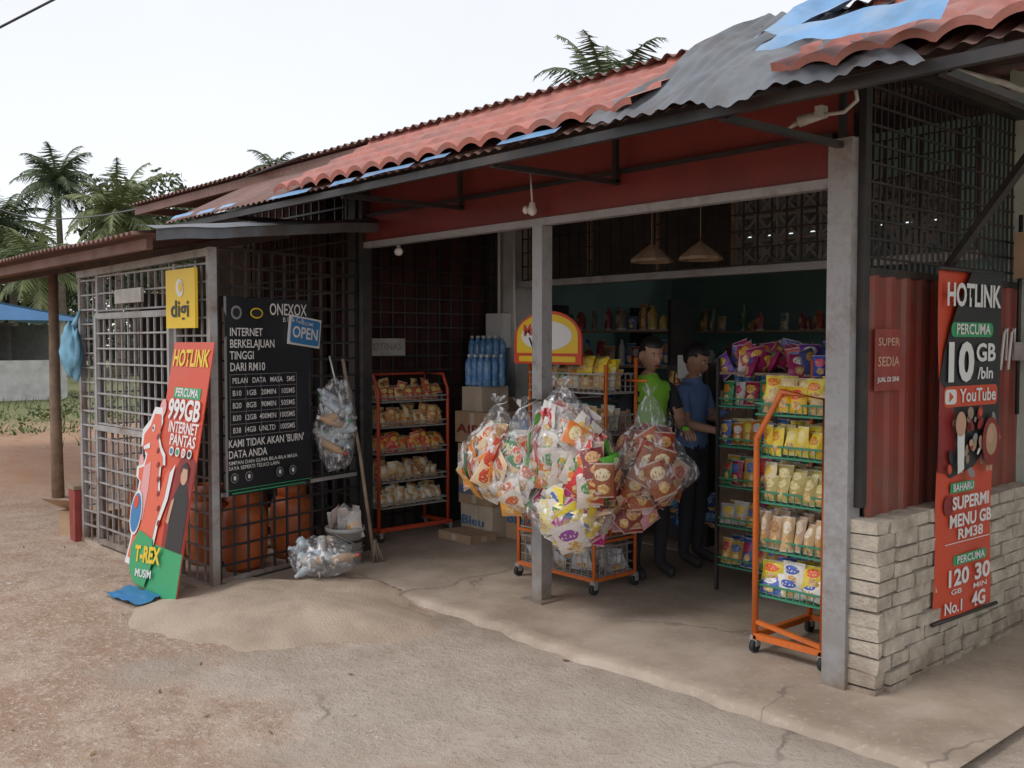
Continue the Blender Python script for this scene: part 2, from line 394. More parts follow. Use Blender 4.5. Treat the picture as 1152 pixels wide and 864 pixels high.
for i in range(4600):
    if i%4: x=rnd(-6.5,-.6); y=rnd(-4.2,-1.5)
    else: x=rnd(-10,-5.8); y=rnd(-4,1.5)
    if noise.noise(V((x*1.1,y*1.1,4)))<-.05+rnd(-.25,.25): continue
    r=rnd(.0025,.009)*(2.2 if rnd(0,1)>.97 else 1)
    n=len(pb.v); a=rnd(0,3)
    z=gz(x,y)
    for k in range(4): pb.v.append(V((x+r*rnd(.7,1.3)*math.cos(a+k*1.57),y+r*rnd(.7,1.3)*math.sin(a+k*1.57),z-.002)))
    pb.v.append(V((x+rnd(-.3,.3)*r,y,z+r*rnd(.4,.8))))
    for k in range(4): pb.face((n+k,n+(k+1)%4,n+4),'stone')
pb.build('gravel')
lb=MB(); M['dryleaf']=mat('dry_leaf',(.22,.13,.07),.8,0,.4,2)
for i in range(110):
    x=rnd(-6,1.0); y=rnd(-3.6,-.6) if x>-3.4 else rnd(-4,-1.6); s=rnd(.010,.026); a=rnd(0,6.3); z=gz(x,y)+.006
    if (x+2.95)**2+(y+1.12)**2<.9: continue
    dx=V((math.cos(a),math.sin(a),rnd(0,.3))); dy=V((-math.sin(a)*.4,math.cos(a)*.4,rnd(0,.2))); p=V((x,y,z))
    lb.poly([p-dx*s,p-dy*s,p+dx*s,p+dy*s],'dryleaf' if i%5 else 'bone')
lb.build('dry_leaf_litter')
rp=MB()
def rf(u,v):
    a=2*math.pi*u; k=1+.36*noise.noise(V((math.cos(a)*1.3,math.sin(a)*1.3,2.2)))+.09*noise.noise(V((math.cos(a)*5,math.sin(a)*5,2)))
    R=v*k; x=-2.90+.95*R*math.cos(a); y=-1.15+.88*R*math.sin(a)
    if y>-.5: y=-.5
    z=-.02+.125*(1-v**2.2)+.025*noise.noise(V((x*3,y*3,0)))+.008*noise.noise(V((x*11,y*11,0)))
    if v>.99: z=-.03
    return (x,y,z)
rp.grid(rf,80,20,'ramp'); rp.build('concrete_ramp')
fl=MB(); FZ=.04
def edgeY(x): return -.54+.05*noise.noise(V((x*1.2,0,5)))+.03*noise.noise(V((x*6,0,5)))
def flf(u,v):
    x=-4.4+5.15*u; e=edgeY(x)
    if v<.034: return (x,e-.03,-.03)
    if v<.1: return (x,e,FZ-.012)
    t=(v-.1)/.9; y=e+.015+(1.75-e)*t; return (x,y,FZ+(.004*noise.noise(V((x*1.5,y*1.5,1))) if 0<t<1 else 0))
fl.grid(flf,150,30,'floor'); fl.bx(-5.6,.1,1.74,5.7,-.1,.045,'floor'); fl.bx(-5.85,-3.62,-1.42,-.5,-.1,.035,'floor')
fl.build('shop_floor')
# ------------------------------------------------------------------ building
B=empty('shop_building',(-2,1.75,0))
b=MB()
b.bx(-.06,.055,-.055,.055,.0,2.5,'grey_post'); b.bx(-2.012,-1.928,-.042,.042,.0,2.29,'grey_post')
b.bx(-2.06,-1.88,-.09,.09,.03,.052,'grey_post')
b.build('steel_posts',B)
b=MB()
b.bx(-4.03,-3.93,-.05,.05,0,2.75,'black'); b.bx(-3.90,-3.85,-.04,.04,0,2.75,'black'); b.bx(.056,.09,.0,.05,0.86,2.9,'black')
b.build('black_posts',B)
b=MB()
b.bx(-3.85,-.062,-.03,.03,2.292,2.335,'grey_post'); b.bx(-3.85,-.06,1.52,1.57,2.06,2.11,'grey_post')
b.build('lintels',B)
b=MB()
b.bx(-3.85,-.062,-.012,.012,2.337,2.52,'fascia2'); b.bx(-3.95,.0,.03,.05,2.5,2.88,'fascia')
b.bx(-3.85,-.062,-.02,.03,2.515,2.54,'black')
b.build('red_fascia',B)
b=MB()
for x in (0,-1.35,-2.7,-4.05,.85):
    b.beam((x,-.02,2.47),(x,-.93,2.46),.028,.028); b.beam((x,-.04,2.47),(x,-.04,2.86),.028,.028)
    b.beam((x,-.93,2.47),(x,.0,2.85),.028,.04)
b.beam((-5.1,-.95,2.475),(1.7,-.95,2.475),.03,.04); b.beam((-5.1,-.48,2.66),(1.7,-.48,2.66),.035,.05)
b.beam((-5.1,-.06,2.87),(1.7,-.06,2.87),.035,.05)
b.beam((.07,.05,2.86),(.07,1.74,2.86),.04,.05); b.beam((.07,.06,1.915),(.07,1.74,1.915),.035,.035)
b.beam((.13,.68,1.93),(.86,.34,2.68),.035,.035)
b.build('canopy_frame',B)
def cf(x,s): return (x,-.98+.74*s,2.515+.385*s)
def corr(mb,x0,x1,fn,amp,pitch,nv,mt,per=6):
    nu=int((x1-x0)/pitch*per)
    def f(u,v):
        x=x0+(x1-x0)*u; p=V(fn(x,v)); p.z+=amp*math.sin(2*math.pi*x/pitch); return p
    mb.grid(f,nu,nv,mt)
b=MB(); corr(b,-5.15,1.75,cf,.008,.076,2,'rust'); b.build('canopy_sheet',B)
def tilef(x,s):
    y=-1.0+.78*s; z=2.535+.40*s
    c=abs(math.sin(math.pi*x/.17)); k=s*4.0; fr=k-math.floor(k) if s<1 else 1
    sg=.012*noise.noise(V((x*.8,s,2)))
    z+=.040*c**.7+ .022*(1-fr)+sg; return (x,y,z)
def tiles(x0,x1,name):
    b=MB(); ns=[]
    for c in range(4): ns+=[c*.25+.0005,c*.25+.08,c*.25+.17,c*.25+.2495]
    nu=int((x1-x0)/.17*10)
    for s in ns:
        for i in range(nu+1): b.v.append(V(tilef(x0+(x1-x0)*i/nu,s)))
    for j in range(len(ns)-1):
        for i in range(nu): a=j*(nu+1)+i; b.face((a,a+1,a+nu+2,a+nu+1),'tile',None,True)
    n=len(b.v)
    for i in range(nu+1):
        p=V(tilef(x0+(x1-x0)*i/nu,0.0005)); b.v.append(p); b.v.append(V((p.x,p.y+.01,p.z-.028)))
    for i in range(nu): b.face((n+2*i,n+2*i+1,n+2*i+3,n+2*i+2),'tile')
    x=x0
    while x<x1-.1:
        L=.24; jz=rnd(-.008,.008)
        b.grid(lambda u,v,x=x:(x+L*u,-.20-.09*math.cos(math.pi*v)*(1+.08*(1-u)),2.90+jz+.085*math.sin(math.pi*v)*(1+.25*(1-u))),4,8,'tile'); x+=.2
    return b.build(name,B)
tiles(-3.4,-.40,'roof_tiles_long'); tiles(.26,2.2,'roof_tiles_short')
b=MB()
def tf(u,v):
    x0=-.60+.28*v; x1=.86-min(1,v*2.2)*.50; x=x0+(x1-x0)*u
    y=-1.06+.85*v; z=2.545+.50*v-.03*(1-v)**4
    z+=.06*noise.noise(V((x*3,v*2.4,1)))+.05*math.sin(u*4+v*2)*v+.007*math.sin(2*math.pi*x/.076)
    if v<.12: z-=.05*(1-v/.12)*(.5+noise.noise(V((x*4,0,3))))
    return (x,y+.05*noise.noise(V((x*5,v,7))),z)
b.grid(tf,110,18,'greymetal')
def jag(u,v):
    x=.16+.18*u; p=V((x,-.30+.14*v-.1*u,3.0+.16*v*(1-.7*abs(u-.5))+.02*math.sin(u*4.2)*v)); p.z+=.03*noise.noise(V((u*6,v*3,2))); return p
b.grid(jag,14,6,'greymetal'); b.build('torn_roof_sheet',B)
b=MB()
b.grid(lambda u,v:(-.10+.30*u+.08*v,-.58+.36*v-.12*u*(1-v),2.85+.25*v-.05*u+.03*noise.noise(V((u*4,v*4,1)))+.02*math.sin(u*7)),14,10,'bluesheet')
b.grid(lambda u,v:(.25+.66*u,-1.08+.20*v*(1-.5*u),2.625+.12*v-.05*u+.02*noise.noise(V((u*5,v*3,4)))),20,6,'bluesheet')
x=-4.95
while x<-.7:
    L=rnd(.15,.5); 
    if rnd(0,1)>.3:
        dz=rnd(-.004,.02)
        b.grid(lambda u,v,x=x,L=L:(x+L*u,-1.025+.04*v+.004*math.sin(u*9),2.505+.03*v+dz+.006*noise.noise(V((x+L*u*3,v,0)))),8,1,'bluesheet')
    x+=L+rnd(0,.12)
b.build('blue_flashing',B)
b=MB()
corr(b,-7.7,1.6,lambda x,s:(x,-.30+6.3*s,2.98+.42*s),.014,.09,3,'rust',6)
b.bx(-7.65,-3.35,-.26,-.22,2.88,2.955,'rust'); b.bx(-7.68,-7.62,-.2,5.9,2.90,2.97,'rust')
for y in (.8,2.2,3.8): b.bx(-7.6,1.5,y,y+.05,2.90,2.97,'underside')
b.bx(-7.5,1.3,1.95,5.6,2.82,2.85,'ceil')
b.build('main_roof',B)
b=MB()
corr(b,-14.5,-3.72,lambda x,s:(x,-1.78+2.1*s,2.27+.27*s+.02*noise.noise(V((x*.6,0,0)))),.013,.09,4,'rust',6)
b.bx(-14.4,-3.8,-1.66,-1.62,2.18,2.245,'rust'); b.bx(-14.4,-3.8,-.7,-.66,2.32,2.38,'underside')
b.grid(lambda u,v:(-3.78+.42*u-.32*v,-1.76+1.85*v,2.31+.22*v-.05*u*u+.012*noise.noise(V((u*3,v*6,5)))),10,30,'greymetal')
b.grid(lambda u,v:(-3.37-.32*v,-1.77+1.85*v,2.262+.22*v-.07*u+.012*noise.noise(V((3,v*6,5)))),2,30,'greymetal')
b.build('lower_roof',B)
b=MB(); b.tube([(-8.3,-.85,0),(-8.27,-.87,1),(-8.33,-.85,2.3)],[.065,.055,.05],'wood',8); b.build('roof_support_pole',B)
b=MB()
b.bx(0.0,5,1.75,1.9,-.05,3.3,'green_wall'); b.bx(-.3,-.003,1.752,1.9,0,2.9,'teal_wall'); b.bx(-9,-4.25,1.75,1.9,0,2.9,'darkwall')
b.bx(-4.05,-.3,1.756,1.9,2.62,2.9,'teal_wall'); b.build('front_wall',B)
b=MB(); b.bx(-4.25,-4.05,1.66,1.9,0,2.9,'white_col'); b.bx(-4.32,-4.1,1.55,1.655,1.55,1.85,'white'); 
b.tube([(-4.0,1.6,2.9),(-4.0,1.6,1.9),(-3.98,1.62,1.2)],.013,'white'); b.tube([(-4.2,1.6,1.85),(-4.2,1.6,2.9)],.012,'white')
b.build('white_column',B)
b=MB()
x=-1.86
while x<-.32:
    for z in (2.13,2.295,2.46):
        X1=x+.165
        b.bx(x,X1,1.78,1.86,z,z+.02,'vent'); b.bx(x,x+.02,1.782,1.858,z+.02,z+.165,'vent')
        b.beam((x+.02,1.82,z+.02),(X1,1.82,z+.165),.06,.022,'vent'); b.beam((x+.02,1.82,z+.165),(X1,1.82,z+.02),.058,.022,'vent')
    x+=.165
b.bx(-4.05,-.3,1.76,1.88,2.08,2.128,'vent'); b.bx(-4.05,-1.88,1.80,1.84,2.13,2.62,'darkwall')
for x in (-4.0,-3.3,-2.6,-1.9): b.bx(x,x+.04,1.77,1.80,2.13,2.62,'wood')
b.build('breeze_block_vents',B)
b=MB()
b.bx(-5.7,-5.6,1.9,5.7,0,2.82,'teal_wall')
# right interior wall with a barred window opening
b.bx(0.0,.1,1.9,2.4,0,2.82,'teal_wall'); b.bx(0.0,.1,5.2,5.7,0,2.82,'teal_wall'); b.bx(0.0,.1,2.4,5.2,0,1.0,'teal_wall'); b.bx(0.0,.1,2.4,5.2,2.55,2.82,'teal_wall')
for i in range(15): b.beam((.05,2.5+.19*i,1.0),(.05,2.5+.19*i,2.55),.014,.014,'white_bar')
b.bx(-5.7,.1,5.7,5.8,0,2.82,'teal_wall'); b.bx(-7.6,-7.5,1.9,5.7,0,2.82,'darkwall')
b.build('interior_walls',B)
b=MB()
grille(b,(.03,.06,0),(.03,1.74,0),1.9,2.84,.06,.085,.010,'black')
grille(b,(-4.4,.0,0),(-4.4,1.7,0),.05,2.8,.12,.12,.014,'black')
grille(b,(-3.84,1.55,0),(-.08,1.55,0),2.12,2.8,.11,.11,.010,'black')
grille(b,(-5.8,.0,0),(-4.05,.0,0),.05,2.75,.12,.13,.014,'black')
b.build('black_grilles',B)
b=MB()
b.grid(lambda u,v:(-4.46+.02*math.sin(u*40),.05+1.6*u,.9+1.9*v),80,2,'curtain')
b.grid(lambda u,v:(-5.8+1.75*u,.1+.02*math.sin(u*40),1.5+1.3*v),80,2,'curtain')
b.bx(-4.5,-4.47,.02,1.7,0,.95,'darkwall'); b.bx(-7.6,-4.5,.35,.4,0,2.9,'darkwall'); b.bx(-5.79,-5.76,-.95,.34,0.04,2.0,'darkwall')  # back and cage-end walls: dark panels added to darken the view through the bars
b.build('curtains_and_dark_panels',B)
b=MB()
def trap(t):
    k=(t/.15)%1; return .0 if k<.55 else (.014 if .62<k<.93 else .007)
def rf2(y0,y1):
    n=int((y1-y0)/.012)
    b.grid(lambda u,v:(.075+trap(y0+(y1-y0)*u)+.004*noise.noise(V((0,u*4,v*3))),y0+(y1-y0)*u,.80+1.1*v),n,6,'redmetal',smooth=False)
rf2(.06,.84); rf2(.86,1.74)
b.build('red_metal_cladding',B)
b=MB()
b.bx(.06,.175,.0,1.73,0,.80,'mortar')
H=.068
for k in range(12):
    y=-.03-rnd(.0,.16)
    while y<1.74:
        L=rnd(.16,.22); y0=max(y,-.03)+rnd(.0,.006); y1=min(y+L,1.745)-rnd(.003,.010)
        if y1-y0>.04:
            o=rnd(-.008,.014); b.bx(.045,.19+o,y0,y1,.005+k*H,.005+(k+1)*H-rnd(.004,.010),'brick',.005)
        y+=L
b.build('low_brick_wall',B)
b=MB()
b.tube([(.42,1.7,3.3),(.42,1.7,2.6),(.25,1.7,2.4),(.16,1.7,2.38)],.02,'bone'); 
b.tube([(.15,.4,2.88),(.3,.9,2.85),(.42,1.66,2.8)],.016,'bone')
b.tube([(.11,1.66,2.3),(.11,1.66,1.2)],.012,'black')
b.bx(.10,.2,1.60,1.70,1.95,2.2,'carton'); b.bx(.11,.21,1.605,1.695,1.5,1.6,'bone')
b.build('conduits_and_meter_box',B)
b=MB()
b.tube([(.1,-.12,2.70),(.1,-.1,2.64),(.04,-.1,2.60),(-.06,-.12,2.60)],.009,'bone')
b.tube([(-.06,-.1,2.61),(-.17,-.12,2.59)],[.022,.026],'bone',12); b.bx(-.08,-.045,-.14,-.09,2.59,2.64,'bone')
b.tube([(-.17,-.12,2.59),(-.22,-.13,2.565)],[.014,.005],'bone',10)
b.build('security_camera_bracket',B)  # CCTV camera on its white bracket, not a lamp
b=MB(); x,y=-1.97,-.08
b.tube([(x-.05,-.05,2.62),(x,-.09,2.52),(x+.02,-.1,2.42)],.006,'white'); b.lathe((x+.02,-.1,2.37),[(.0,-.03),(.022,-.018),(.03,.0),(.023,.02),(.015,.05)],'white',14)
b.ell((x-.025,-.11,2.38),.02,.02,.025,'white'); b.build('light_bulb')
b=MB(); b.tube([(-3.6,.1,2.33),(-3.55,.08,2.27)],.014,'white'); b.ell((-3.53,.06,2.25),.04,.03,.03,'white'); b.build('light_bulb')
# ------------------------------------------------------------------ cage
K=empty('metal_grille_enclosure',(-4.7,-.8,0))
b=MB(); T_=.0125
b.bx(-3.645,-3.595,-1.345,-1.295,0,2.2,'white_bar')
grille(b,(-5.78,-1.40,0),(-5.47,-1.38,0),.04,2.08,.105,.115,T_,'white_bar')
grille(b,(-4.09,-1.34,0),(-3.64,-1.32,0),.04,2.1,.11,.115,T_,'white_bar')
grille(b,(-5.47,-1.38,0),(-4.09,-1.34,0),1.84,2.1,.115,.13,T_,'white_bar')
for x,y in ((-5.46,-1.38),(-4.1,-1.34),(-5.8,-1.4)): b.bx(x-.022,x+.022,y-.022,y+.022,0,2.12,'white_bar')
b.beam((-5.8,-1.42,2.13),(-3.6,-1.33,2.17),.04,.05,'white_bar')
b.bx(-5.0,-4.5,-1.43,-1.41,1.88,1.98,'bone')
grille(b,(-5.8,-1.4,0),(-5.8,-.95,0),.04,2.1,.12,.13,T_,'white_bar')
b.build('grille_front',K)
b=MB()
grille(b,(-5.40,-1.41,0),(-4.16,-1.375,0),.07,1.78,.11,.115,T_,'white_bar')
for x,y in ((-5.42,-1.415),(-4.14,-1.375)): b.bx(x-.018,x+.018,y-.018,y+.018,.05,1.81,'white_bar')
b.beam((-5.42,-1.415,1.80),(-4.14,-1.375,1.80),.035,.035,'white_bar'); b.beam((-5.42,-1.415,.07),(-4.14,-1.375,.07),.035,.035,'white_bar')
b.beam((-5.42,-1.43,.95),(-4.14,-1.39,.95),.035,.04,'white_bar')
b.build('grille_door',K)
b=MB()
grille(b,(-3.62,-1.28,0),(-3.93,-.06,0),.04,2.2,.11,.12,.014,'black')
b.beam((-3.62,-1.28,.62),(-3.93,-.06,.62),.03,.03,'white_bar'); b.beam((-3.62,-1.28,.06),(-3.93,-.06,.06),.03,.03,'white_bar')
b.build('grille_side',K)
def gascyl(x,y,z=.035,s=1,m='gas'):
    b=MB(); 
    b.lathe((x,y,z),[(.0,.03),(.12*s,.03),(.13*s,0),(.13*s,.04),(.15*s,.07),(.155*s,.12),(.155*s,.36),(.14*s,.42),(.09*s,.46),(.03,.47),(.0,.47)],m,20)
    b.lathe((x,y,z),[(.095*s,.44),(.105*s,.45),(.105*s,.56),(.095*s,.56),(.095*s,.45)],m,20); b.lathe((x,y,z),[(.02,.46),(.02,.53),(.0,.53)],'chrome',8)
    return b.build('gas_cylinder')
for x,y in ((-3.95,-.95),(-4.3,-1.05),(-4.65,-1.08),(-5.05,-1.0),(-4.1,-.5),(-5.4,-1.05),(-4.6,-.6)): gascyl(x,y)
b=MB()
for k in range(4):
    z=.1+.5*k; b.bx(-5.7,-4.6,-.25,.0-.03,z,z+.02,'wood')
    x=-5.6
    while x<-4.7:
        w=rnd(.07,.13); b.packet((x+w/2,-.2,z+.02+w*.8),(1,0,0),(0,0,1),w,w*1.6,.05,random.choice([(.4,.1,.05),(.05,.2,.2),(.4,.3,.2),(.1,.15,.3),(.3,.3,.27)]),(.4,.4,.35)); x+=w+.01
for x in (-5.7,-4.6): b.bx(x-.02,x+.02,-.26,-.22,.035,1.9,'wood')
b.build('storage_shelf')
# ------------------------------------------------------------------ signs
S=empty('yellow_shop_sign',(-3.86,-1.42,1.7))
P=PL((-4.07,-1.41,1.69),(1,.03,0),(0,0,1)); b=MB(); slab(b,P,0,.42,0,.38,0,.02,'pryel'); b.build('sign_board',S)
b=MB(); oval(b,P,.21,.26,.055,.06,.023,'prwhite',16,.6); oval(b,P,.225,.265,.03,.035,.025,'pryel',12); b.build('logo_mark',S)
text(S,'digi',P,.21,.12,.15,'prblack',.26,.024)
S=empty('promotional_standee',(-3.76,-1.6,.02))
P=PL((-4.06,-1.655,.012),(1,-.0,0),(-.05,.17,.985))
b=MB(); slab(b,P,0.02,.62,0,1.61,0,.006,'prred'); 
rect(b,P,.02,.62,.0,.30,.008,'prgreen')
pg(b,P,[(.30,.30),(.62,.30),(.62,.86),(.5,.92),(.38,.86),(.3,.7)],.009,'prdred')
rect(b,P,.14,.54,1.245,1.315,.009,'prgreen')
pg(b,P,[(.36,.3),(.60,.3),(.6,.62),(.54,.72),(.44,.72),(.37,.62)],.011,'prblack'); oval(b,P,.49,.77,.05,.06,.013,'prskin'); pg(b,P,[(.43,.75),(.44,.82),(.49,.855),(.55,.82),(.56,.69),(.53,.81),(.46,.815)],.015,'prblack')
pg(b,P,[(.36,.6),(.40,.62),(.36,.45),(.32,.46)],.0135,'prskin')
b.build('standee_board',S)
b=MB()
def T(pts,off,mt,dx=-.24,dy=.16,s=1.05): pg(b,P,[(dx+x*s,dy+y*s) for x,y in pts],off,mt)
trex=[(.02,.78),(.10,.84),(.14,.92),(.24,.92),(.27,.84),(.25,.76),(.30,.70),(.36,.66),(.38,.60),(.33,.60),(.34,.52),(.38,.40),(.44,.56),(.50,.62),(.47,.42),(.40,.26),(.38,.12),(.40,.0),(.26,.0),(.26,.14),(.2,.16),(.17,.0),(.05,.0),(.08,.14),(.06,.3),(.08,.48),(.03,.5),(.02,.56),(.10,.58),(.12,.66),(.03,.69)]
trexo=[(x+(x-.22)*.20,y+(y-.45)*.09) for x,y in trex]
M['dino']=mat('print_coral',(.72,.14,.08),.4,0,.05)
T(trexo,.016,'prwhite'); T(trex,.018,'dino')
T([(.10,.58),(.2,.62),(.22,.45),(.2,.25),(.12,.25),(.1,.4)],.020,'pink')
T([(.05,.705),(.14,.735),(.15,.70),(.06,.685)],.021,'prwhite'); oval(b,P,-.07,1.03,.024,.026,.021,'prwhite',10); oval(b,P,-.075,1.03,.011,.012,.023,'prblack',8)
for i in range(7): oval(b,P,.02+.035*i,.98-.09*i,.024,.018,.022,'prdred',8,.7)
pg(b,P,[(-.12,.10),(-.02,.02),(.16,.02),(.24,.2),(.18,.33),(-.04,.36),(-.14,.24)],.024,'prgreen')
oval(b,P,-.14,.46,.095,.15,.025,'prwhite'); oval(b,P,-.14,.46,.08,.13,.027,'prblue'); oval(b,P,-.15,.53,.04,.045,.029,'prred'); oval(b,P,-.12,.9,.06,.07,.015,'prwhite',14)
oval(b,P,-.2,.78,.04,.07,.0152,'pink',12,.4); oval(b,P,.02,1.17,.05,.06,.0158,'pink',12); pg(b,P,[(-.20,.96),(-.07,1.04),(-.02,.98),(-.14,.90)],.0155,'prgreen')
b.build('dinosaur_cutout',S)
text(S,'HOTLINK',P,.32,1.50,.15,'pryel',.54,.012,.03); text(S,'PERCUMA',P,.34,1.28,.075,'prwhite',.34,.012)
text(S,'999GB',P,.35,1.165,.18,'prwhite',.48,.019,.03); text(S,'INTERNET',P,.38,1.055,.1,'prwhite',.44,.0185,.02); text(S,'PANTAS',P,.40,.975,.1,'prwhite',.38,.0195,.02)
text(S,'T-REX',P,.15,.22,.14,'pryel',.40,.029,.04,.1); text(S,'MUSIM',P,.13,.10,.07,'prwhite',.25,.029,.02,.1)
for i,m_ in enumerate(('prblue','prgreen','pink','prblack')): 
    b=MB(); oval(b,P,.26+.09*i,.905,.034,.03,.0195,'prwhite',12); oval(b,P,.26+.09*i,.905,.022,.019,.0215,m_,12); b.build('app_icon',S)
S=empty('black_price_banner',(-3.6,-.95,.6))
P=PL((-3.56,-1.27,.61),(-.26,.966,0),(0,0,1))
W,Hh=.76,1.28
b=MB()
b.grid(lambda u,v:P.p(W*u+.015*(1-v),Hh*v,.012*math.sin(u*5+v*2)-.012+.004*math.sin(v*9)),24,24,'prblack'); b.build('banner_cloth',S)
b=MB()
rect(b,P,.0,.02,.0,Hh,.003,'prgrey')
for z in (.38,.46,.54,.62,.70,.78): rect(b,P,.04,.62,z,z+.003,.004,'prgrey')
for a in (.04,.17,.3,.46,.62): rect(b,P,a,a+.003,.38,.784,.0055,'prgrey')
oval(b,P,.10,1.18,.045,.045,.005,'prgrey'); oval(b,P,.27,1.18,.055,.035,.005,'pryel'); oval(b,P,.10,1.18,.03,.03,.0065,'prblack'); oval(b,P,.27,1.18,.045,.026,.0065,'prblack')
for a in (.07,.19,.46,.58): oval(b,P,a,.115,.032,.032,.005,'prgrey'); oval(b,P,a,.115,.026,.026,.0065,'prblack'); oval(b,P,a,.115,.012,.016,.008,'prwhite',8)
rect(b,P,.0,.76,.035,.04,.004,'prgreen'); rect(b,P,.05,.7,.012,.02,.004,'prgreen')
b.build('banner_table_lines',S)
text(S,'ONEXOX',P,.55,1.205,.11,'prwhite',.34,.008,.01); text(S,'B L A C K',P,.60,1.14,.045,'prwhite',.2,.008,.0)
text(S,'INTERNET\nBERKELAJUAN\nTINGGI\nDARI RM10',P,.04,.94,.075,'prwhite',.38,.008,.01,0,'LEFT')
for r,(z,t) in enumerate(((.74,'PELAN   DATA   MASA   SMS'),(.66,'B10   1GB   20MIN   10SMS'),(.58,'B20   8GB   90MIN   50SMS'),(.50,'B30  12GB  400MIN  100SMS'),(.42,'B38  14GB  UNLTD   100SMS'))):
    text(S,t,P,.33,z,.05,'prwhite',.54,.008,.005)
text(S,"KAMI TIDAK AKAN 'BURN'\nDATA ANDA",P,.02,.30,.07,'prwhite',.66,.008,.012,0,'LEFT')
text(S,'SIMPAN DAN GUNA BILA-BILA MASA\nSAYA SEPERTI TELKO LAIN',P,.02,.195,.034,'prwhite',.6,.008,.005,0,'LEFT')
S=empty('open_sign',(-3.75,-.58,1.55))
P=PL((-3.715,-.74,1.59),(-.26,.966,-.12),(0,0,1)); b=MB(); slab(b,P,0,.30,0,.20,0,.012,'prwhite'); rrect(b,P,.012,.288,.012,.188,.02,.015,'prblue'); b.build('sign_plate',S)
text(S,'OPEN',P,.15,.085,.11,'prwhite',.24,.018,.02); text(S,'WELCOME',P,.15,.155,.03,'prwhite',.14,.018,.01)
S=empty('hanging_promo_banner',(.22,.76,.28))
P=PL((.205,.49,.27),(.05,1,0),(0,-.02,1)); W,Hh=.61,1.67
b=MB(); b.grid(lambda u,v:P.p(W*u,Hh*v,.014*math.sin(u*4+v*3)-.014+.004*math.sin(v*13+u)),20,30,'prred'); 
b.tube([P.p(-.02,Hh+.005,0),P.p(W+.02,Hh+.005,0)],.01,'black'); b.tube([P.p(-.02,-.005,0),P.p(W+.02,-.005,0)],.01,'black')
for a in (.04,.57): b.tube([P.p(a,Hh,0),P.p(a*.9,Hh+.12,-.06)],.003,'black',5)
b.build('banner_cloth',S)
b=MB()
pg(b,P,[(.0,.76),(.12,.68),(.35,.72),(.61,.9),(.61,1.67),(.30,1.67),(.16,1.5),(.05,1.3),(0,1.15)],.002,'prblack')
pg(b,P,[(.0,.72),(.0,1.15),(.14,1.02),(.18,.85),(.1,.7)],.0035,'prdred')
rrect(b,P,.1,.52,1.355,1.425,.03,.005,'prgreen'); rrect(b,P,.04,.58,1.02,1.12,.03,.005,'prred'); rrect(b,P,.05,.16,1.035,1.105,.02,.0065,'prwhite'); pg(b,P,[(.09,1.045),(.09,1.095),(.13,1.07)],.008,'prred')
for i in range(44):
    oval(b,P,rnd(.08,.57),rnd(.69,.99),rnd(.012,.045),rnd(.01,.03),.006+.0005*i,random.choice(['prwhite','prskin','prskin','prdred','prgrey','prblack','prred','wood','carton']),12,rnd(0,3))
oval(b,P,.47,.84,.09,.12,.030,'prdred'); oval(b,P,.47,.85,.06,.08,.0315,'carton'); oval(b,P,.45,.87,.035,.04,.033,'prskin'); 
pg(b,P,[(.14,.70),(.2,.72),(.2,.9),(.17,.98),(.13,.9)],.0295,'prwhite'); oval(b,P,.16,.94,.05,.06,.031,'prskin')
rrect(b,P,.12,.36,.605,.655,.015,.005,'prgreen'); rrect(b,P,.16,.50,.25,.30,.02,.005,'prgreen')
rect(b,P,.08,.53,.36,.364,.005,'prwhite'); oval(b,P,.11,.55,.05,.05,.005,'prdred'); b.build('banner_artwork',S)
text(S,'HOTLINK',P,.31,1.55,.15,'prwhite',.54,.01,.03); text(S,'PERCUMA',P,.31,1.39,.07,'prwhite',.34,.01,.02)
text(S,'10',P,.17,1.225,.25,'prwhite',.25,.01,.04); text(S,'GB',P,.44,1.275,.12,'prwhite',.2,.01,.03); text(S,'/bln',P,.44,1.175,.08,'prwhite',.16,.01,.02); text(S,'YouTube',P,.37,1.07,.09,'prwhite',.37,.01,.02)
text(S,'BAHARU',P,.24,.63,.05,'prwhite',.2,.01,.02); text(S,'SUPERMI\nMENU GB',P,.32,.51,.085,'prwhite',.42,.01,.03); text(S,'RM38',P,.32,.40,.07,'prwhite',.25,.01,.02)
text(S,'PERCUMA',P,.33,.275,.05,'prwhite',.28,.01,.02); text(S,'120',P,.2,.19,.11,'prwhite',.2,.01,.03); text(S,'30',P,.45,.19,.11,'prwhite',.16,.01,.03)
text(S,'GB     MIN',P,.32,.125,.035,'prwhite',.36,.01,.01); text(S,'No.1',P,.17,.05,.08,'prwhite',.17,.01,.02); text(S,'4G',P,.42,.055,.1,'prwhite',.14,.01,.03)
S=empty('wall_poster',(.1,.2,1.3)); P=PL((.101,.08,1.38),(0,1,0),(0,0,1)); b=MB(); slab(b,P,0,.24,0,.28,0,.004,'paperred'); b.build('poster_sheet',S)
text(S,'SUPER',P,.12,.22,.05,'prskin',.2,.007); text(S,'SEDIA',P,.12,.13,.06,'prskin',.2,.007); text(S,'JUAL DI SINI',P,.12,.05,.03,'prwhite',.2,.007)
S=empty('small_white_sign',(-4.3,.5,1.5)); P=PL((-4.36,.28,1.49),(0,1,0),(0,0,1)); b=MB(); slab(b,P,0,.42,0,.14,0,.01,'bone'); b.build('sign_plate',S); text(S,'HOTINAS',P,.21,.07,.08,'prgrey',.34,.013)
b=MB(); P=PL((.1,1.3,1.35),(0,1,0),(0,0,1))
for i in range(3): b.tube([P.p(.05+.1*i,.1,0),P.p(.09+.1*i,.3,0),P.p(.13+.1*i,.33,0),P.p(.12+.1*i,.15,0)],.008,'prwhite',5)
b.build('painted_mark')
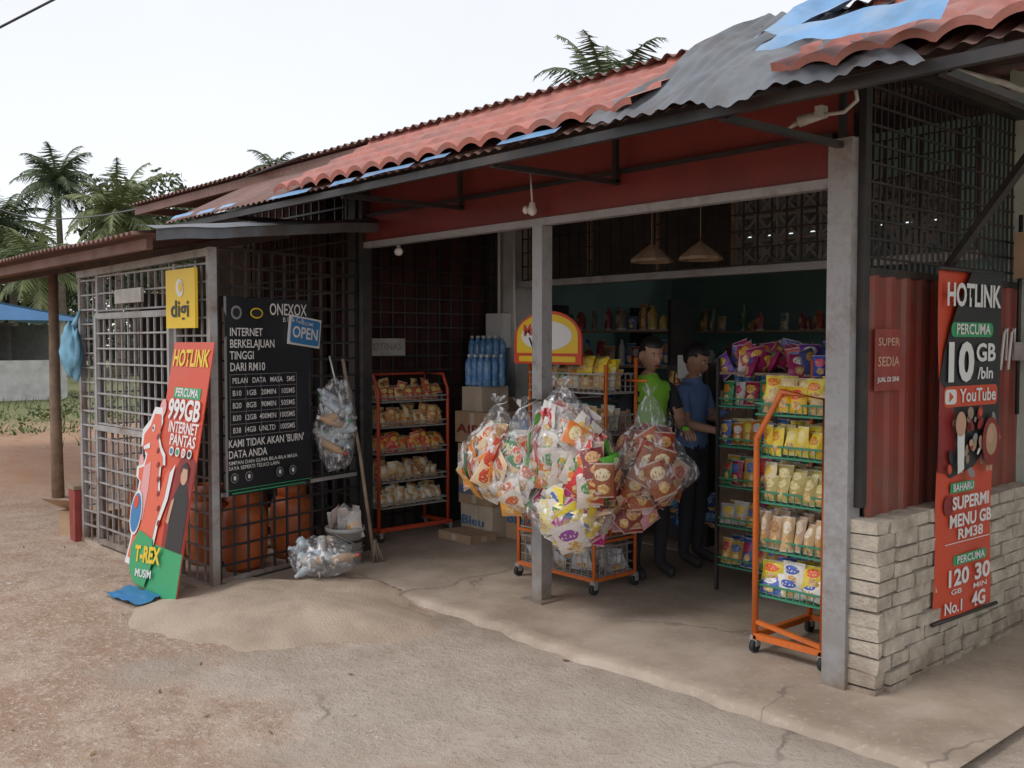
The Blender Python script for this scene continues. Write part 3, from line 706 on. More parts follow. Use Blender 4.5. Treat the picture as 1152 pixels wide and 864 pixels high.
# ------------------------------------------------------------------ racks
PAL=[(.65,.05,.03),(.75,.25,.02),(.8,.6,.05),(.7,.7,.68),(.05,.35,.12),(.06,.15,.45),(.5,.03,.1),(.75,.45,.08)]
DIM=[(.34,.06,.04),(.4,.18,.05),(.45,.36,.08),(.45,.45,.43),(.05,.2,.09),(.05,.12,.3),(.3,.05,.1),(.2,.16,.14)]  # darkened take on PAL: interior shade put into the goods' colours
def castor(b,x,y):
    b.beam((x,y,.09+FZ),(x,y,.06+FZ),.03,.03,'chrome'); b.tube([(x-.012,y,FZ+.035),(x+.012,y,FZ+.035)],.034,'rubber',12); b.beam((x-.018,y,.035+FZ),(x-.018,y,.08+FZ),.004,.03,'chrome'); b.beam((x+.018,y,.035+FZ),(x+.018,y,.08+FZ),.004,.03,'chrome')
def basket(b,x0,x1,y0,y1,z,h,mt,du=.05,frame=None):
    frame=frame or mt
    for zz in (z,z+h):
        for p,q in (((x0,y0),(x1,y0)),((x1,y0),(x1,y1)),((x1,y1),(x0,y1)),((x0,y1),(x0,y0))): b.beam((*p,zz),(*q,zz),.009,.009,frame)
    n=int((x1-x0)/du)
    for i in range(n+1):
        x=x0+(x1-x0)*i/n; b.beam((x,y0,z),(x,y1,z),.004,.004,mt)
        if h>0: b.beam((x,y0,z),(x,y0,z+h),.004,.004,mt); b.beam((x,y1,z),(x,y1,z+h),.004,.004,mt)
    n=int((y1-y0)/du)
    for i in range(n+1):
        y=y0+(y1-y0)*i/n; b.beam((x0,y,z),(x1,y,z),.004,.004,mt)
        if h>0: b.beam((x0,y,z),(x0,y,z+h),.004,.004,mt); b.beam((x1,y,z),(x1,y,z+h),.004,.004,mt)
    if h>.06:
        for zz in (z+h/3,z+2*h/3):
            for p,q in (((x0,y0),(x1,y0)),((x1,y0),(x1,y1)),((x1,y1),(x0,y1)),((x0,y1),(x0,y0))): b.beam((*p,zz),(*q,zz),.004,.004,mt)
def row(b,a,bb,depthdir,z,w,h,th,pals,rows=2,lean=.12,gap=.004,mess=1.0):
    a=V(a);bb=V(bb);d=(bb-a);L=d.length;d.normalize();dd=V(depthdir)
    for k in reversed(range(rows)):
        s=w/2+rnd(-.01,.01)
        while s<L-w*.35:
            c1,c2=random.choice(pals)
            ww=w*rnd(.85,1.15); hh=h*rnd(.85,1.12)
            p=a+d*s+dd*(k*(th+.012)+.02+rnd(-.012,.012)*mess)+V((0,0,z+hh/2)); u=V((rnd(-.12,.12),0,1))+dd*(lean+rnd(-.15,.15)*mess)+d*rnd(-.22,.22)*mess
            b.packet(p+V((0,0,rnd(-.004,.004))),d+dd*rnd(-.35,.35)*mess,u,ww,hh,th*rnd(.9,1.3),c1,c2); s+=ww*rnd(.8,1.0)+gap
R=empty('orange_snack_rack',(-.34,.4,0))
b=MB(); x0,x1,y0,y1=-.53,-.15,.11,.62
b.tube([(x1,y0,.1),(x1,y0,1.33),(x0+.14,y0,1.36),(x0,y0,1.12),(x0,y0,.1)],.016,'orange',8)
b.tube([(x1,y1,.1),(x1,y1,1.5),(x0,y1,1.5),(x0,y1,.1)],.014,'orange',8)
for p,q in (((x0,y0),(x1,y0)),((x1,y0),(x1,y1)),((x1,y1),(x0,y1)),((x0,y1),(x0,y0))): b.beam((*p,.125),(*q,.125),.03,.03,'orange')
b.beam((x0,y0,.20),(x1,y0,.15),.02,.02,'orange')
b.build('tubular_frame',R)
b=MB()
for x in (x0,x1):
    for y in (y0,y1): castor(b,x,y)
b.build('castors',R)
b=MB(); TZ=(.33,.56,.80,1.03,1.24)
for z in TZ: basket(b,x0-.02,x1+.01,y0+.02,y1-.02,z,.055,'greenwire',.035)
b.build('wire_shelves',R)
b=MB()
pal5=[[((.7,.55,.05),(.75,.1,.05)),((.1,.15,.5),(.8,.8,.75)),((.75,.72,.65),(.7,.55,.05)),((.75,.72,.65),(.05,.1,.4))],
      [((.50,.32,.18),(.35,.16,.05)),((.55,.38,.20),(.75,.65,.5)),((.45,.3,.2),(.6,.5,.35))],
      [((.66,.52,.25),(.5,.2,.05)),((.7,.6,.35),(.7,.45,.05)),((.45,.36,.12),(.7,.6,.3))],
      [((.8,.6,.04),(.6,.25,.03)),((.8,.62,.1),(.8,.7,.3))],
      [((.8,.5,.03),(.7,.08,.03)),((.8,.65,.08),(.75,.2,.05)),((.7,.5,.25),(.75,.6,.3))]]
for z,pp,(w,h) in zip(TZ,pal5,((.12,.12),(.065,.175),(.085,.13),(.07,.14),(.09,.13))):
    row(b,(x0,y0+.03,0),(x1,y0+.03,0),(0,1,0),z+.01,w,h,.05,pp,5,.15)
    if h<.14: row(b,(x0,y0+.05,0),(x1,y0+.05,0),(0,1,0),z+.07,w,h*.9,.05,pp,3,.2)
row(b,(x0+.03,y1-.04,0),(x1,y1-.04,0),(0,-1,0),1.42,.1,.13,.05,[((.05,.08,.4),(.7,.1,.1)),((.6,.05,.15),(.8,.8,.8)),((.3,.05,.3),(.7,.6,.1))],1)
b.build('snack_packets',R)
R=empty('wire_display_rack',(-1.1,1.15,0))
b=MB(); x0,x1,y0,y1=-1.42,-.62,1.0,1.4
for x in (x0,x1):
    for y in (y0,y1): b.beam((x,y,FZ),(x,y,1.5),.02,.02,'black')
for z in (.2,.45,.7,.95,1.2): basket(b,x0,x1,y0,y1,z,.05,'greenwire',.05)
b.build('rack_frame',R)
b=MB()
for z in (.2,.45,.7,.95,1.2):
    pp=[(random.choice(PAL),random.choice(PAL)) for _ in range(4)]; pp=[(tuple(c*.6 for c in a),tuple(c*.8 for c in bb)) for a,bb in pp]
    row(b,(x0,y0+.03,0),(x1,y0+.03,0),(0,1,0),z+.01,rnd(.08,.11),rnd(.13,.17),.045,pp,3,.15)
for i in range(46):
    b.packet((rnd(x0,x1),rnd(y0,y1),rnd(1.42,1.56)),(rnd(-1,1),rnd(-1,1),rnd(-.3,.3)),(rnd(-.5,.5),rnd(-.5,.5),1),.12,.15,.06,random.choice([(.35,.03,.12),(.15,.05,.3),(.5,.1,.1),(.1,.12,.35),(.6,.5,.5)]),random.choice(PAL))
b.bx(x0,x1,y0,y1,1.4,1.415,'wood')
b.build('assorted_goods',R)
b=MB()
for i in range(34):
    b.packet((-2.35+rnd(-.24,.24),2.15+rnd(-.15,.15),.12+rnd(0,.6)),(1,rnd(-.4,.4),rnd(-.3,.3)),(rnd(-.3,.3),-.2,1),.22,.16,.1,(.03,.08,.22),(.12,.3,.5))
b.build('blue_parcel_pile')
R=empty('red_snack_rack',(-4.18,.56,0))
b=MB(); X0,X1,Y0,Y1=-4.36,-4.04,.22,.9
for y in (Y0,Y1):
    b.tube([(X1,y,.08),(X1,y,1.22),(X1-.06,y,1.34),(X0,y,1.34),(X0,y,.08)],.014,'redrack',8); b.beam((X0,y,.13),(X1+.04,y,.13),.03,.03,'redrack')
b.beam((X1,Y0,.13),(X1,Y1,.13),.03,.03,'redrack'); b.beam((X0,Y0,1.34),(X0,Y1,1.34),.02,.02,'redrack')
for y in (Y0,Y1): castor(b,X1+.02,y); castor(b,X0,y)
b.build('rack_frame',R)
b=MB(); TZ2=(.3,.5,.72,.93,1.13)
for z in TZ2: basket(b,X0,X1+.01,Y0+.02,Y1-.02,z,.04,'chrome',.05)
b.build('wire_shelves',R)
b=MB()
pr=[[((.65,.62,.5),(.6,.3,.1)),((.5,.4,.2),(.3,.1,.05))],[((.6,.45,.25),(.65,.6,.5)),((.35,.18,.08),(.7,.5,.2))],[((.62,.4,.1),(.7,.1,.05)),((.6,.05,.04),(.8,.6,.1))],[((.55,.25,.08),(.7,.6,.3)),((.7,.55,.3),(.4,.15,.05))],[((.45,.1,.05),(.75,.6,.2)),((.7,.5,.2),(.3,.1,.05))]]
for z,pp in zip(TZ2,pr):
    row(b,(X1-.02,Y0+.03,0),(X1-.02,Y1-.03,0),(-1,0,0),z+.01,rnd(.07,.09),.11,.04,pp,4,.2)
    for i in range(14): b.packet((X1-rnd(.0,.2),rnd(Y0+.05,Y1-.05),z+rnd(.09,.13)),(rnd(-.4,.4),1,rnd(-.3,.3)),(rnd(-.8,.2),0,.6),.09,.11,.045,*random.choice(pp))
b.build('snack_packets',R)
def carton(x0,x1,y0,y1,z0,z1,label=None,m='carton'):
    E=empty('cardboard_carton',((x0+x1)/2,(y0+y1)/2,z0)); b=MB(); b.bx(x0,x1,y0,y1,z0,z1,m,.005); 
    ym=y0-.006
    b.bx((x0+x1)/2-.03,(x0+x1)/2+.03,ym,ym+.002,z0+.01,z1-.008,'cartonw')
    b.bx(x1+.0055,x1+.007,(y0+y1)/2-.03,(y0+y1)/2+.03,z0+.01,z1-.008,'cartonw')
    b.build('carton_box',E)
    if label:
        text(E,label,PL((x0,y0,z0),(1,0,0),(0,0,1)),(x1-x0)*.4,(z1-z0)*.45,.1,'prblue' if label=='Bleu' else 'prdred',(x1-x0)*.7,.012,.01)
yy=.98
zs=FZ
for i,(h,l,m_) in enumerate(((.25,'Bleu','cartonw'),(.25,'Bleu','carton'),(.24,'Bleu','cartonw'),(.26,'AIR','carton'))):
    carton(-3.98+rnd(-.03,.03),-3.58+rnd(-.03,.03),yy+rnd(-.03,.0),yy+.34,zs,zs+h-.002,l,m_); zs+=h
carton(-3.97,-3.72,yy+.02,yy+.3,zs,zs+.2,None,'cartonw')
def bottlepack(x,y,z,nx,ny,m='blue'):
    b=MB(); 
    for i in range(nx):
        for j in range(ny):
            b.lathe((x+i*.075,y+j*.075,z),[(.0,0),(.032,.0),(.035,.02),(.033,.08),(.035,.11),(.035,.17),(.028,.2),(.012,.225),(.012,.24)],'bluebottle',10)
            b.lathe((x+i*.075,y+j*.075,z),[(.014,.235),(.014,.255),(.0,.255)],'white',8)
    b.build('water_bottle_pack')
M['bluebottle']=mat('blue_water_bottle',(.10,.28,.58),.25,0,.3,30,(.4,.55,.72),.7,20)
for i in range(4):
    carton(-4.36,-4.03,1.37,1.65,FZ+.273*i,FZ+.27+.273*i,None,'carton' if i%2 else 'cartonw')
bottlepack(-3.93,yy+.06,zs+.205,4,3); bottlepack(-4.33,1.40,1.14,4,3); bottlepack(-4.33,1.40,1.40,4,3)
bottlepack(-3.50,1.15,FZ+.72,5,3)
carton(-3.9,-3.5,.70,.96,FZ,FZ+.06,None,'carton')
carton(-3.54,-3.16,1.1,1.4,FZ,FZ+.36,'Bleu'); carton(-3.53,-3.17,1.11,1.4,FZ+.363,FZ+.718,'Bleu','cartonw')
carton(-3.1,-2.8,1.35,1.65,FZ,FZ+.3,None); carton(-3.12,-2.82,1.36,1.66,FZ+.303,FZ+.6,None,'cartonw'); carton(-3.1,-2.8,1.35,1.65,FZ+.603,FZ+.88,None)
R=empty('mobile_wire_rack',(-2.18,.5,0))
b=MB(); x0,x1,y0,y1=-2.52,-1.83,.31,.69
for x in (x0,x1):
    b.tube([(x,y0,.1),(x,y0,.62)],.012,'orange',8); b.tube([(x,y1,.1),(x,y1,1.5)],.012,'orange',8)
    b.tube([(x,y0,.62),(x,y0+.1,.8),(x,y0+.1,1.46)],.012,'orange',8)
for z in (.13,.62):
    for p,q in (((x0,y0),(x1,y0)),((x1,y0),(x1,y1)),((x1,y1),(x0,y1)),((x0,y1),(x0,y0))): b.beam((*p,z),(*q,z),.022,.022,'orange')
b.beam((x0,y0,.36),(x1,y0,.36),.016,.016,'orange'); b.beam((x1,y0,.36),(x1,y1,.36),.016,.016,'orange')
for x in (x0,x1):
    for y in (y0,y1): castor(b,x,y)
b.build('rack_frame',R)
b=MB(); basket(b,x0+.01,x1-.01,y0+.01,y1-.01,.14,.18,'chrome',.05); basket(b,x0+.01,x1-.01,y0+.01,y1-.01,.38,.2,'orange',.05,'chrome')
for z in (.75,1.02,1.28): basket(b,x0,x1,y0+.09,y1,z,.12,'chrome',.045)
b.build('wire_baskets',R)
b=MB()
for i in range(60):
    b.packet((rnd(x0+.07,x1-.07),rnd(y0+.05,y1-.06),rnd(.42,.58)),(rnd(-1,1),rnd(-.4,.4),rnd(-.3,.3)),(rnd(-.3,.3),rnd(-.6,.2),1),.12,.16,.05,random.choice([(.7,.12,.03),(.75,.3,.03),(.6,.05,.03),(.7,.7,.65)]),random.choice([(.8,.5,.1),(.75,.75,.7),(.7,.1,.05)]))
for i in range(40):
    b.packet((rnd(x0+.07,x1-.07),rnd(y0+.05,y1-.06),rnd(.18,.28)),(rnd(-1,1),rnd(-.4,.4),rnd(-.3,.3)),(rnd(-.3,.3),rnd(-.6,.2),1),.15,.13,.06,random.choice([(.6,.6,.6),(.65,.62,.58),(.5,.52,.55)]),random.choice([(.7,.7,.7),(.5,.5,.52)]))
for z in (.77,1.04,1.3):
    row(b,(x0+.02,y0+.12,0),(x1-.02,y0+.12,0),(0,1,0),z,.11,.15,.05,[((.6,.35,.12),(.7,.5,.3)),((.5,.3,.1),(.1,.3,.1)),((.6,.6,.5),(.65,.3,.05))],3,.2)
row(b,(-2.1,y0+.12,0),(-1.84,y0+.12,0),(0,1,0),1.40,.13,.11,.06,[((.8,.62,.03),(.75,.3,.02)),((.8,.6,.05),(.8,.7,.2))],3,.4)
b.build('snack_packets',R)
b=MB(); P=PL((-2.54,.30,1.46),(1,0,0),(0,0,1))
def arch(a0,a1,b0,h,off,mt,back=False):
    pts=[(a0,b0),(a1,b0)]; cx=(a0+a1)/2; rr=(a1-a0)/2
    pts.append((a1,b0+h*.45))
    for k in range(1,16):
        t=math.pi*k/16; pts.append((cx+rr*math.cos(t),b0+h*.45+h*.55*math.sin(t)))
    pts.append((a0,b0+h*.45))
    if back: b.poly([P.p(a,bv,off) for a,bv in pts][::-1],mt)
    else: pg(b,P,pts,off,mt)
arch(0,.62,0,.34,0,'prred',True); arch(0,.62,0,.34,.012,'prred'); arch(.03,.59,.07,.25,.015,'pryel'); oval(b,P,.31,.18,.235,.095,.018,'prwhite'); rect(b,P,.05,.57,.015,.05,.015,'pryel')
b.build('arched_header_sign',R)
text(R,'Magic',P,.22,.22,.10,'prred',.24,.022,.03,.08); text(R,'Wok',P,.25,.14,.09,'prblack',.2,.022,.03,.08)
b=MB(); b.tube([(-2.32,-.07,1.22),(-1.42,-.07,1.30)],.005,'black'); b.tube([(-1.98,-.07,1.255),(-1.98,-.04,1.25)],.01,'black'); b.build('hanging_bar',B)
def snackbag(c,rx,ry,rz,n,pals,top,size=(.13,.17),shell=1.08,up=.14,lob=.22,bag=True):
    E=empty('hanging_snack_bag',(c[0],c[1],c[2]-rz)); b=MB(); C=V(c); ph=rnd(0,30)
    def rad(d):
        return (1-.42*max(0,d.z)+.04*max(0,-d.z))*(1+lob*noise.noise(V((d.x*1.9+ph,d.y*1.9,d.z*1.7)))*2)
    for i in range(n):
        d=V((rnd(-1,1),rnd(-1,1),rnd(-1,1)))
        if d.length<.2: continue
        d.normalize(); k=rnd(.66,1.0)*rad(d)
        p=C+V((d.x*rx*k,d.y*ry*k,d.z*rz*min(k,1.05)))
        nrm=(V((d.x,d.y,d.z*.45))+V((rnd(-.38,.38),rnd(-.38,.38),rnd(-.25,.25)))).normalized()
        tl=rnd(-.75,.75) if rnd(0,1)<.75 else rnd(-1.6,1.6)
        base=V((0,0,1)).cross(nrm)
        if base.length<.1: continue
        base.normalize(); up0=nrm.cross(base)
        r=base*math.cos(tl)+up0*math.sin(tl); u=nrm.cross(r)
        c1,c2=random.choice(pals); s=rnd(.85,1.12)
        b.packet(p,r,u,size[0]*s,size[1]*s,.045,c1,c2)
    b.build('snack_packets',E)
    if not bag: return
    b=MB()
    def fn(uu,v):
        a=2*math.pi*uu
        if v<.78:
            be=math.pi*(v/.78*.82-.5); cr=math.cos(be); z=math.sin(be)
        else:
            k=(v-.78)/.22; be=math.pi*.32; cr=math.cos(be)*(1-k)**.8+.10*(1+.3*k); z=math.sin(be)+k*up/rz+.05*k
        d=V((math.cos(a)*max(cr,.01),math.sin(a)*max(cr,.01),math.sin(be)))
        q=rad(d)*shell*(1+.07*math.sin(a*9+z*3+ph)*max(0,z+.3)+.10*noise.noise(V((math.cos(a)*5+ph,math.sin(a)*5,z*4))))
        return C+V((math.cos(a)*cr*rx*q,math.sin(a)*cr*ry*q,z*rz*1.04))
    b.grid(fn,44,26,'clear')
    tp=fn(0,1); tpc=V((C.x,C.y,tp.z)); T2=V(top)
    for k in range(3):
        a=k*2.1+ph; f=V((math.cos(a),math.sin(a),0)); g_=V((-f.y,f.x,0))
        b.grid(lambda u,v,f=f,g_=g_:tpc+V((0,0,-.01))+f*(.04*v+.02*math.sin(u*6)*v)+g_*((u-.5)*.07*v)+V((0,0,.08*v*(1-.3*u))),5,4,'clear')
    b.tube([tpc,tpc.lerp(T2,.5)+V((.01,0,0)),T2],[.006,.004,.004],'white',5)
    b.build('plastic_bag',E)
OR=[((.72,.22,.03),(.8,.62,.35)),((.60,.07,.03),(.8,.7,.6)),((.74,.46,.2),(.65,.1,.05)),((.74,.70,.64),(.65,.15,.05)),((.7,.33,.06),(.75,.6,.2)),((.04,.22,.08),(.7,.6,.3)),((.76,.58,.36),(.6,.08,.04))]
MX=[((.6,.05,.06),(.75,.7,.65)),((.75,.70,.66),(.6,.05,.06)),((.12,.45,.06),(.7,.7,.5)),((.72,.22,.05),(.75,.7,.4)),((.74,.70,.68),(.3,.08,.35)),((.70,.66,.60),(.65,.45,.1)),((.68,.6,.55),(.1,.3,.1))]
YL=[((.78,.62,.05),(.08,.15,.4)),((.78,.58,.04),(.6,.05,.05)),((.75,.65,.2),(.75,.72,.6)),((.45,.03,.2),(.78,.6,.1))]
DK=[((.36,.06,.03),(.7,.4,.15)),((.42,.12,.05),(.75,.55,.2)),((.5,.28,.22),(.65,.58,.55)),((.22,.05,.05),(.6,.35,.15)),((.58,.38,.27),(.45,.08,.05)),((.30,.10,.05),(.7,.6,.4))]
snackbag((-2.24,-.12,.90),.23,.19,.25,110,OR,(-2.2,-.07,1.235),(.14,.18),1.08,.08)
snackbag((-1.93,-.20,.86),.19,.16,.27,70,OR,(-1.93,-.07,1.26),(.14,.18),1.08,.10)
snackbag((-1.66,-.14,1.02),.25,.19,.26,100,MX,(-1.66,-.07,1.29),(.15,.20),1.10,.08)
snackbag((-1.44,-.12,.90),.17,.16,.24,46,DK+MX,(-1.45,-.07,1.30),(.14,.19),1.05,.10,.22,False)
snackbag((-1.56,-.16,.66),.21,.18,.19,60,YL+YL+MX,(-1.54,-.07,.95),(.16,.21),1.06,.06)
snackbag((-1.44,.36,.90),.23,.2,.26,100,DK,(-1.5,.4,1.36),(.13,.20),1.09,.14)
snackbag((-1.50,.26,.66),.15,.14,.13,34,[((.6,.28,.36),(.7,.58,.62))]+DK,(-1.5,.35,.85),(.13,.17),1.06,.06,.22,False)
b=MB(); b.tube([(-1.83,.6,1.36),(-1.5,.4,1.37)],.008,'orange'); b.build('rack_hook_arm',R)
for x,y in ((-2.05,1.1),(-1.72,1.2)):
    b=MB(); b.lathe((x,y,2.14),[(.15,.0),(.145,.02),(.07,.08),(.012,.12),(.003,.13),(.003,.62)],'straw',9,False); b.build('hanging_paper_lantern')
C_=empty('shop_counter',(-2.6,2.5,0)); b=MB(); b.bx(-3.5,-2.65,2.2,2.7,.045,.95,'wood'); b.bx(-3.55,-2.6,2.15,2.75,.952,.99,'bone'); b.build('counter_body',C_)
b=MB()
for k in range(5):
    row(b,(-2.6,1.95,0),(-2.25,1.95,0),(0,1,0),.75+.13*k,.06,.12,.03,[((.5,.1,.05),(.7,.6,.3)),((.1,.1,.1),(.7,.7,.7)),((.6,.45,.1),(.4,.1,.05))],1,.1)
b.bx(-2.62,-2.23,1.98,2.3,.045,1.42,'darkwall'); b.bx(-2.5,-2.3,1.95,1.955,1.32,1.5,'prwhite'); b.build('counter_display_stand')
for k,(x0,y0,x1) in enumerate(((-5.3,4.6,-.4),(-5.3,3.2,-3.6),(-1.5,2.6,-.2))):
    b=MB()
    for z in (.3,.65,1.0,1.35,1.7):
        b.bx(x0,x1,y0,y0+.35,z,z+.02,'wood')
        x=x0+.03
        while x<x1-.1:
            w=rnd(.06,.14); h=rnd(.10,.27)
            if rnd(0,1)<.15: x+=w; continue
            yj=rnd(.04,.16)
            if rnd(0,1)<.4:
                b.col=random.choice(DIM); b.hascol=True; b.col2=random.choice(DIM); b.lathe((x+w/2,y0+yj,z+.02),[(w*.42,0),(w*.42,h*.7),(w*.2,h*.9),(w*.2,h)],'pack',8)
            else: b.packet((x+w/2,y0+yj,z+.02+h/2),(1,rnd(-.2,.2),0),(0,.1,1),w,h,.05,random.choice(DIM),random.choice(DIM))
            x+=w+.01
    for x in (x0,x1): b.bx(x-.02,x+.02,y0,y0+.35,.03,2.0,'black')
    b.build('grocery_shelf')
bottlepack(-1.9,1.9,1.26,4,3); 
b=MB(); b.bx(-2.0,-1.5,1.8,2.2,.045,1.25,'carton'); b.bx(-1.99,-1.76,1.79,1.799,.1,1.2,'wood'); b.bx(-1.74,-1.51,1.79,1.799,.1,1.2,'wood'); b.build('wooden_cabinet')
# ------------------------------------------------------------------ outside items
b=MB(); c=(-3.62,-.35,0.0)
b.lathe(c,[(0,.005),(.105,.005),(.112,.02),(.128,.27),(.14,.272),(.14,.30),(.13,.30),(.115,.05),(0,.05)],'bone',22)
b.lathe(c,[(.123,.10),(.126,.10),(.128,.14),(.124,.14)],'prgrey',22); b.lathe(c,[(.131,.2),(.136,.2),(.137,.215),(.131,.215)],'prblack',22)
for i in range(18): b.packet((c[0]+rnd(-.08,.08),c[1]+rnd(-.08,.08),rnd(.27,.40)),(rnd(-1,1),rnd(-1,1),rnd(-.5,.5)),(rnd(-.6,.6),rnd(-.6,.6),1),.12,.14,.05,random.choice([(.5,.48,.46),(.4,.36,.34),(.5,.4,.36),(.3,.35,.4)]),(.45,.42,.4))
b.tube([(c[0]+.135*math.cos(t),c[1]+.135*math.sin(t),.28-.12*math.sin((t+1.2)/2.4*3.14159*.5)) for t in [-1.2+.2*i for i in range(13)]],.003,'chrome',5)
b.build('plastic_bucket')
def trashbag(name,c,rx,ry,rz,n,yaw=0,flat=True):
    E=empty(name,(c[0],c[1],c[2]-rz)); b=MB(); C=V(c)
    for i in range(n):
        d=V((rnd(-1,1),rnd(-1,1),rnd(-1,1)))*.62; p=C+V((d.x*rx,d.y*ry,d.z*rz))
        ax=V((rnd(-1,1),rnd(-1,1),rnd(-.6,.6))).normalized(); L=.085
        b.tube([p-ax*L,p-ax*L*.9,p+ax*L*.45,p+ax*L*.8,p+ax*L],[.012,.03,.03,.013,.013],random.choice(['petb','petb','bone','carton','petb']),8)
        if i%3==0: b.tube([p+ax*L,p+ax*(L+.02)],.014,random.choice(['prgrey','white','prgreen','redbag']),8)
    b.build('plastic_bottles',E)
    b=MB()
    def fn(u,v):
        a=2*math.pi*u; be=math.pi*(v-.5); d=V((math.cos(be)*math.cos(a),math.cos(be)*math.sin(a),math.sin(be)))
        q=1+.22*noise.noise(d*2.2+C)+.08*noise.noise(d*7+C); p=C+V((d.x*rx*q,d.y*ry*q,d.z*rz*q))
        if flat: p.z=max(p.z,C.z-rz+.004)
        return p
    b.grid(fn,36,24,'clear'); b.build('plastic_film',E)
trashbag('bag_of_plastic_bottles',(-3.22,-.78,.21),.22,.19,.13,20)
trashbag('hanging_recycling_bag',(-3.68,-.38,1.02),.13,.14,.33,34,0,False)
b=MB(); b.tube([(-3.76,-.38,1.5),(-3.68,-.38,1.32)],.006,'white',5); b.build('bag_string')
b=MB(); b.tube([(-3.50,-.18,.03),(-3.62,-.22,.8),(-3.76,-.27,1.48)],.013,'wood',8)
for i in range(14): b.tube([(-3.50+rnd(-.01,.01),-.18+rnd(-.01,.01),.2),(-3.49+rnd(-.06,.06),-.18+rnd(-.06,.06),.0)],.004,'wood',4)
b.build('broom')
b=MB(); b.ell((-5.75,-1.5,1.53),.10,.07,.2,'bluecloth',20,None,.5,2.5); b.tube([(-5.75,-1.5,1.68),(-5.78,-1.42,1.85)],[.03,.008],'bluecloth',8); b.build('blue_hanging_bag')
b=MB(); b.grid(lambda u,v:(-4.0+.40*u+.06*math.sin(v*5),-1.90+.20*v+.04*u,.026+.02*noise.noise(V((u*4,v*4,0)))),14,10,'prblue'); b.build('blue_floor_mat')
b=MB(); b.rbox((-6.15,-1.25,.0),.4,.3,.2,.4,'carton'); b.poly([(-6.35,-1.4,.2),(-5.98,-1.25,.2),(-6.0,-1.45,.31),(-6.37,-1.58,.30)],'carton'); b.build('cardboard_box')
b=MB(); b.bx(-5.98,-5.84,-1.47,-1.36,0,.42,'paperred',.006); b.bx(-5.99,-5.83,-1.48,-1.35,.42,.45,'wood'); b.build('painted_brick_stub')
